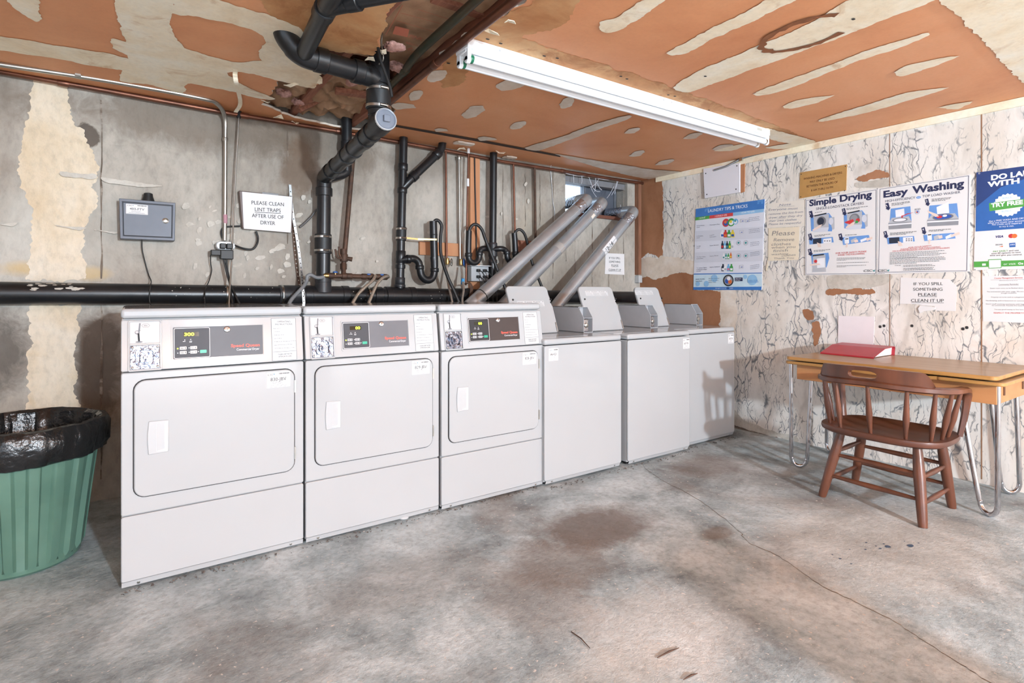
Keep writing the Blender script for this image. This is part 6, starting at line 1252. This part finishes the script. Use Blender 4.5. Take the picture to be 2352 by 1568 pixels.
# armoured cable along the top of the wall
P = [W(u, v, 0, XR-.022) for u, v in ((1640, 391), (1668, 382), (1690, 371), (1722, 358), (1850, 326), (2000, 290), (2150, 255), (2352, 209), (2460, 184))]
b = nb(); C = cat(P, 34); tube(b, C, [.0095 if i % 2 else .0075 for i in range(len(C))], 10); o = obj('armoured_cable', b, pm('grey_armoured_cable', (150, 150, 150), .4, .7), ang=15); tag(o, 'ribbed grey armoured cable running along the top of the papered wall', 'cable')
b = nb()
for u, v in ((1703, 366), (1850, 326), (2003, 289), (2255, 231)): p = W(u, v, 0, XR-.022); bx(b, p+Vector((-.012, -.012, -.013)), p+Vector((.021, .012, .013)))
obj('clip', b, M_STEEL, o, smooth=False)

# red binder on the table
t = thing('ring_binder', 'red ring binder lying on the wooden table', 'binder', (4.05, -.95, .738))
q = [W(*p, 2, .741) for p in ((1864, 808), (1975, 814.5), (2003, 809), (1985, 800), (1890, 797))]
z0 = .7385; A = [(3.855, -.70), (3.72, -1.04)]
y0_, y1_ = -.735, -1.07; b = nb()
prof = [(3.88, z0), (3.885, z0+.006), (4.05, z0+.052), (4.19, z0+.058), (4.20, z0+.050), (4.19, z0), ]
v0 = [b.verts.new((x, y0_, z)) for x, z in prof]; v1 = [b.verts.new((x-.02, y1_, z)) for x, z in prof]
for i in range(len(prof)-1): face(b, [v0[i], v1[i], v1[i+1], v0[i+1]])
r = bmesh.ops.extrude_face_region(b, geom=list(b.faces)); bmesh.ops.translate(b, verts=[e for e in r['geom'] if isinstance(e, bmesh.types.BMVert)], vec=(-.0005, 0, .003))
bmesh.ops.recalc_face_normals(b, faces=b.faces); obj('cover', b, pm('red_binder_vinyl', (176, 46, 58), .35, var=.1), t, smooth=False)
b = nb(); fr = Fr((3.885, y0_, z0+.0095), (0, -1, 0), (.165, 0, .046)); slab(b, fr, [(.115, .06), (.215, .06), (.215, .10), (.115, .10)], .0, .0012); obj('spine_label', b, M_SHEET, t, smooth=False)
b = nb(); slab(b, Fr((0, 0, 0), (1, 0, 0), (0, 0, 1)), [(3.90, z0+.004), (4.04, z0+.044), (4.18, z0+.05), (4.18, z0+.004)], -(y0_-.02), -(y1_+.02)); obj('paper_block', b, pm('pinkish_white_paper', (238, 230, 232), .7), t, smooth=False)
# ---------------------------------------------------------------- ceiling light
lt = thing('tube_light', 'long white twin-tube batten light fixed under the ceiling', 'ceiling light', (2.47, -.45, 2.28))
lx0, lx1, ly0, ly1 = 1.252, 3.66, -.507, -.394
M_LITE = pm('white_light_housing', (248, 250, 252), .35, var=.015)
b = nb(); bx(b, (lx0, ly0, 2.236), (lx1, ly1, 2.2795)); obj('housing', b, M_LITE, lt, bev=.004)
b = nb(); bx(b, (lx0, ly0+.018, 2.222), (lx1, ly1-.018, 2.237)); obj('reflector', b, M_LITE, lt, bev=.004)
M_TUBE = pm('white_glass_tube', (244, 244, 246), .25, var=.01)
for y in (ly0+.022, ly1-.022):
    b = nb(); cyl(b, (lx0+.035, y, 2.196), (lx1-.035, y, 2.196), .0185, 22); tu = obj('fluorescent_tube', b, M_TUBE, lt)
    for x, s, m in ((lx0+.028, 1, pm('green_tube_cap', (34, 116, 84), .3)), (lx1-.028, -1, M_STEEL)):
        b = nb(); hub(b, (x, y, 2.196), (1, 0, 0), .0195, .018); obj('tube_cap', b, m, tu)
    for x in (lx0+.012, lx1-.012):
        b = nb(); bx(b, (x-.010, y-.017, 2.196-.012), (x+.010, y+.017, 2.236)); lathe(b, (x-.010, y, 2.190), [(.017, 0), (.017, .02)], 18, ax=(1, 0, 0), cap0=True, cap1=True); obj('socket', b, M_LITE, lt, bev=.003)
k = Ink(Fr((0, ly0, 0), (1, 0, 0), (0, 0, 1)), .0006)
for x in (1.42, 2.55, 2.62): k.disc(x, 2.262, .006, M_GREYP, 12)
k.poly([(3.50, 2.25), (3.56, 2.25), (3.56, 2.268), (3.50, 2.268)], pm('small_maker_label', (196, 196, 186), .5)); k.done('knockout', lt)

# ---------------------------------------------------------------- inside the ceiling opening
def board(name, a, c, wd, th, m, label, up=(0, 0, 1)):
    a, c = Vector(a), Vector(c); d = (c-a).normalized(); u = Vector(up); s = d.cross(u).normalized(); u = s.cross(d); b = nb()
    A = [a+s*i*th/2+u*j*wd/2 for i, j in ((-1, -1), (1, -1), (1, 1), (-1, 1))]; L = c-a
    va = [b.verts.new(p) for p in A]; vb = [b.verts.new(p+L) for p in A]
    face(b, va[::-1]); face(b, vb)
    for i in range(4): face(b, [va[i], va[(i+1) % 4], vb[(i+1) % 4], vb[i]])
    o = obj(name, b, m, bev=.002); tag(o, label, 'beam' if name == 'joist' else 'brace'); return o
j = W(1075, 45, 2, 2.33)
board('joist', (j.x+.07, -1.6, 2.43), (j.x+.07, 1.18, 2.43), .24, .042, M_REDW, 'reddish floor joist at the right side of the ceiling opening')
board('joist', (.90, -1.6, 2.43), (.90, 1.18, 2.43), .24, .042, M_REDW, 'reddish floor joist above the sewer run in the ceiling opening')
p, q = W(704, 240, 2, 2.315), W(775, 180, 2, 2.40)
board('bridging_brace', (p.x-.05, p.y, 2.30), (p.x+.30, p.y-.02, 2.52), .055, .03, M_REDW, 'nearer diagonal brace in the lower part of the ceiling opening', (0, 1, 0))
board('bridging_brace', (p.x-.02, p.y+.09, 2.30), (p.x+.30, p.y+.06, 2.52), .055, .03, M_REDW, 'farther diagonal brace beside the first one in the ceiling opening', (0, 1, 0))
p = W(770, 208, 2, 2.33); q = W(855, 218, 2, 2.33); board('bridging_brace', p, (q.x+.12, q.y, 2.335), .05, .03, M_REDW, 'short level wooden block above the cleanout pipe', (0, 1, 0))
p = W(1000, 10, 2, 2.36); board('bridging_brace', (p.x-.04, p.y-.05, 2.40), (p.x+.32, p.y-.05, 2.40), .12, .04, M_REDW, 'reddish cross block at the top edge of the photo above the insulation', (0, 0, 1))
def crumple(name, x0, y0, x1, y1, z, amp, m, label, sc=9, nx=40, seed=0.):
    b = nb(); g = []
    for i in range(nx+1):
        row = []
        for k_ in range(nx+1):
            x, y = x0+(x1-x0)*i/nx, y0+(y1-y0)*k_/nx; v = Vector((x*sc, y*sc, seed)); e = amp*(noise.noise(v)+.5*noise.noise(v*2.3)+.3*abs(noise.noise(v*4.1))); row.append(b.verts.new((x, y, z+e)))
        g.append(row)
    for i in range(nx):
        for k_ in range(nx): face(b, [g[i][k_], g[i+1][k_], g[i+1][k_+1], g[i][k_+1]])
    r = bmesh.ops.extrude_face_region(b, geom=list(b.faces)); bmesh.ops.translate(b, verts=[e for e in r['geom'] if isinstance(e, bmesh.types.BMVert)], vec=(0, 0, .012))
    o = obj(name, b, m); tag(o, label, 'insulation'); return o
ins = crumple('insulation_batt', .93, -1.35, j.x+.04, .12, 2.352, .016, M_KRAFT, 'kraft-faced insulation with red printing in the upper part of the ceiling opening', 5)
CI = Fr((0, 0, 2.328), (1, 0, 0), (0, -1, 0)); k = Ink(CI, .003)
M_FADE = pm('faded_red_print', (186, 108, 84), .8)
k.ppoly([(908, 58), (940, 66), (936, 84), (902, 76)], M_FADE)
k.ptext('PINK', (938, 84), (968, 92), 8, M_FADE, .02); k.ptext('R-15', (932, 112), (952, 122), 9, M_FADE, .02); k.ptext('INSULATION', (930, 98), (966, 108), 5, M_FADE, .01)
for a, c in (((925, 10), (886, 78)), ((920, 28), (1010, 52)), ((912, 46), (1000, 72)), ((960, 20), (1030, 42))): k.pline(a, c, .003, M_FADE)
k.done('printing', ins)
a, c = W(600, 225, 2, 2.36), W(700, 290, 2, 2.36)
crumple('insulation_batt', .42, .33, .88, 1.12, 2.345, .05, M_KRAFT, 'crumpled brown insulation paper at the lower left of the ceiling opening', 9, seed=3.1)
crumple('insulation_batt', .93, .36, 1.50, 1.14, 2.352, .05, M_KRAFT, 'crumpled brown insulation paper around the black vent pipe', 10, seed=8.1)
for i, (u, v, r, lab) in enumerate(((682, 232, .045, 'pink insulation tuft hanging left of the diagonal braces'), (905, 108, .05, 'pink insulation tuft beside the top of the black tee'), (912, 152, .05, 'pink insulation tuft between the tee and the copper pipes'), (808, 190, .04, 'pink insulation tuft above the level wooden block'), (655, 215, .05, 'pink and brown insulation tuft at the left end of the opening'))):
    p = W(u, v, 2, 2.315); b = nb(); bmesh.ops.create_icosphere(b, subdivisions=4, radius=r*.8)
    for w_ in b.verts: n = w_.co*14; w_.co = w_.co*(.8+.75*noise.noise(n*1.5+Vector((i*3.1, 0, 0)))+.45*abs(noise.noise(n*4)))*1.0; w_.co.z *= .6; w_.co += p
    o = obj('insulation_tuft', b, M_PINKF); tag(o, lab, 'insulation')
for pts, r, m, lab in (([(1108, -12, 2.292), (1050, 40, 2.292), (960, 122, 2.295), (929, 163, 2.30), (903, 190, 2.305), (894, 200, 2.31)], .019, M_CUG, 'dark greenish copper pipe crossing the ceiling opening, left of the two'), ([(1206, -18, 2.266), (1120, 50, 2.264), (1000, 146, 2.262), (905, 226, 2.262), (892, 238, 2.262)], .0185, M_CU, 'brown copper pipe along the right edge of the ceiling opening')):
    b = nb(); P = [W(*q) for q in [(u, v, 2, z) for u, v, z in pts]]; tube(b, cat(P, 4), r, 16); o = obj('copper_pipe', b, m); tag(o, lab, 'pipe')
    b = nb(); hub(b, P[len(P)//2], P[-1]-P[0], r+.004, .05); obj('coupling', b, m, o)
hose_pts = [(912, -20, 2.20), (898, 15, 2.19), (876, 52, 2.17), (868, 90, 2.15), (872, 130, 2.14), (884, 165, 2.12), (896, 200, 2.08), (900, 222, 2.05)]
b = nb(); P = []
for u, v, z in hose_pts:
    d = FW + RT*((u-1176)/FPX) + UPV*((V0-v)/FPX); P.append(CAM + d*2.52)
tube(b, cat(P, 6), .007, 10); o = obj('black_cord', b, M_CABLE); tag(o, 'black cord drooping from the ceiling opening over the black tee', 'cable')
b = nb(); tube(b, cat([p+Vector((.022, .01, .0)) for p in P[:5]]+[P[4]+Vector((.02, .06, -.01))], 6), .003, 8); o = obj('bare_wire', b, M_CONDUIT); tag(o, 'thin pale wire beside the drooping black cord', 'cable')

# loose board corner, hanging flap by the wall
for u, v, w_, h, lab in ((1065, 332, .07, .035, 'broken ceiling board edge above the slanted drain branch'), (1170, 364, .05, .035, 'broken ceiling board edge above the third drain stack')):
    p = W(u, v, 2, 2.262); b = nb(); slab(b, CE, jag([(p.x-w_, -p.y-h), (p.x+w_, -p.y-h*.7), (p.x+w_*1.1, -p.y+h), (p.x-w_*.9, -p.y+h*.8)], .008, .02), .004, .016); bmesh.ops.triangulate(b, faces=[f for f in b.faces if len(f.verts) > 4]); o = obj('board_fragment', b, [M_MUDW], smooth=False); tag(o, lab, 'board fragment')

# cobwebs in the window
b = nb()
ws = [((1352, 405), (1362, 432)), ((1368, 402), (1366, 440)), ((1378, 405), (1358, 430)), ((1362, 432), (1378, 440)), ((1418, 412), (1405, 448)), ((1420, 414), (1412, 446)), ((1410, 428), (1394, 455)), ((1300, 398), (1352, 404)), ((1352, 404), (1420, 414)), ((1317, 400), (1318, 420)), ((1336, 402), (1335, 422)), ((1356, 428), (1370, 452)), ((1372, 420), (1382, 436)), ((1425, 470), (1424, 480))]
for (a, c) in ws:
    p, q = W(*a, 1, 1.17), W(*c, 1, 1.17); m_ = p.lerp(q, .5)+Vector((R.uniform(-.01, .01), 0, -.012)); tube(b, cat([p, m_, q], 4), [.0016+R.uniform(0, .0015) for _ in range(9)], 5)
o = obj('cobwebs', b, pm('pale_cobweb', (206, 206, 212), .9), smooth=False); tag(o, 'dusty cobweb strands hanging across the top of the window', 'cobweb'); o['kind'] = 'stuff'

# lint and grit along the foot of the machines
b = nb()
for i in range(330):
    x = R.choice((R.uniform(0, 2.7), R.uniform(0, 2.7), R.uniform(2.7, 4.0))); y = -.012 - abs(R.gauss(0, .022)) - (.05 if x > 2.05 and x < 3.38 else 0); s = R.uniform(.002, .008)
    v = [b.verts.new((x+R.uniform(-1, 1)*s*1.4, y+R.uniform(-1, 1)*s, R.uniform(.0005, .006))) for _ in range(4)]; t_ = b.verts.new((x, y, .004+s*.7))
    for a_ in range(4): face(b, [v[a_], v[(a_+1) % 4], t_])
o = obj('lint_and_grit', b, pm('grey_lint', (110, 100, 94), .95, c2=(70, 62, 58), scale=60), smooth=False); tag(o, 'grey lint and grit along the bottom edge of the machines', 'debris'); o['kind'] = 'stuff'
p = W(928, 1192, 2, 0); b = nb(); bmesh.ops.create_icosphere(b, subdivisions=3, radius=.02)
for v in b.verts: v.co = Vector((v.co.x*1.3, v.co.y*.8, v.co.z*.45))*(1+.2*noise.noise(v.co*60)) + p + Vector((0, 0, .008))
o = obj('plastic_scrap', b, M_PLAST); tag(o, 'small white plastic scrap on the floor at the foot of the middle dryer', 'scrap')
for i, (a, c, lab) in enumerate((((1510, 1510), (1560, 1487), 'brown wood splinter on the floor, left of the shadow'), ((1570, 1560), (1602, 1546), 'brown wood splinter at the bottom edge of the photo'), ((1312, 1450), (1355, 1488), 'thin dark twig on the bright floor at the bottom middle'))):
    p, q = W(*a, 2, .004), W(*c, 2, .004); b = nb(); tube(b, [p, p.lerp(q, .5)+Vector((.004, 0, .002)), q], [.0015, .0032 if i < 2 else .002, .001], 6); o = obj('wood_splinter', b, M_IRON); tag(o, lab, 'splinter')
# unseen crate, added behind the camera to cast the dark floor band
t = thing('added_shadow_crate', 'plain wooden crate standing on the floor behind the viewpoint', 'crate', (1.70, -3.65, 0))
b = nb(); bx(b, (1.56, -3.80, .02), (1.84, -3.785, .80)); bx(b, (1.56, -3.515, .02), (1.84, -3.50, .80)); bx(b, (1.56, -3.785, .02), (1.575, -3.515, .80)); bx(b, (1.825, -3.785, .02), (1.84, -3.515, .80)); obj('side_panel', b, M_WOOD, t, smooth=False)
b = nb(); bx(b, (1.575, -3.785, .02), (1.825, -3.515, .035)); obj('bottom', b, M_WOOD, t, smooth=False)
for x in (1.58, 1.795):
    for y in (-3.78, -3.545): b = nb(); bx(b, (x, y, 0), (x+.025, y+.025, .02)); obj('foot', b, M_WOOD, t, smooth=False)
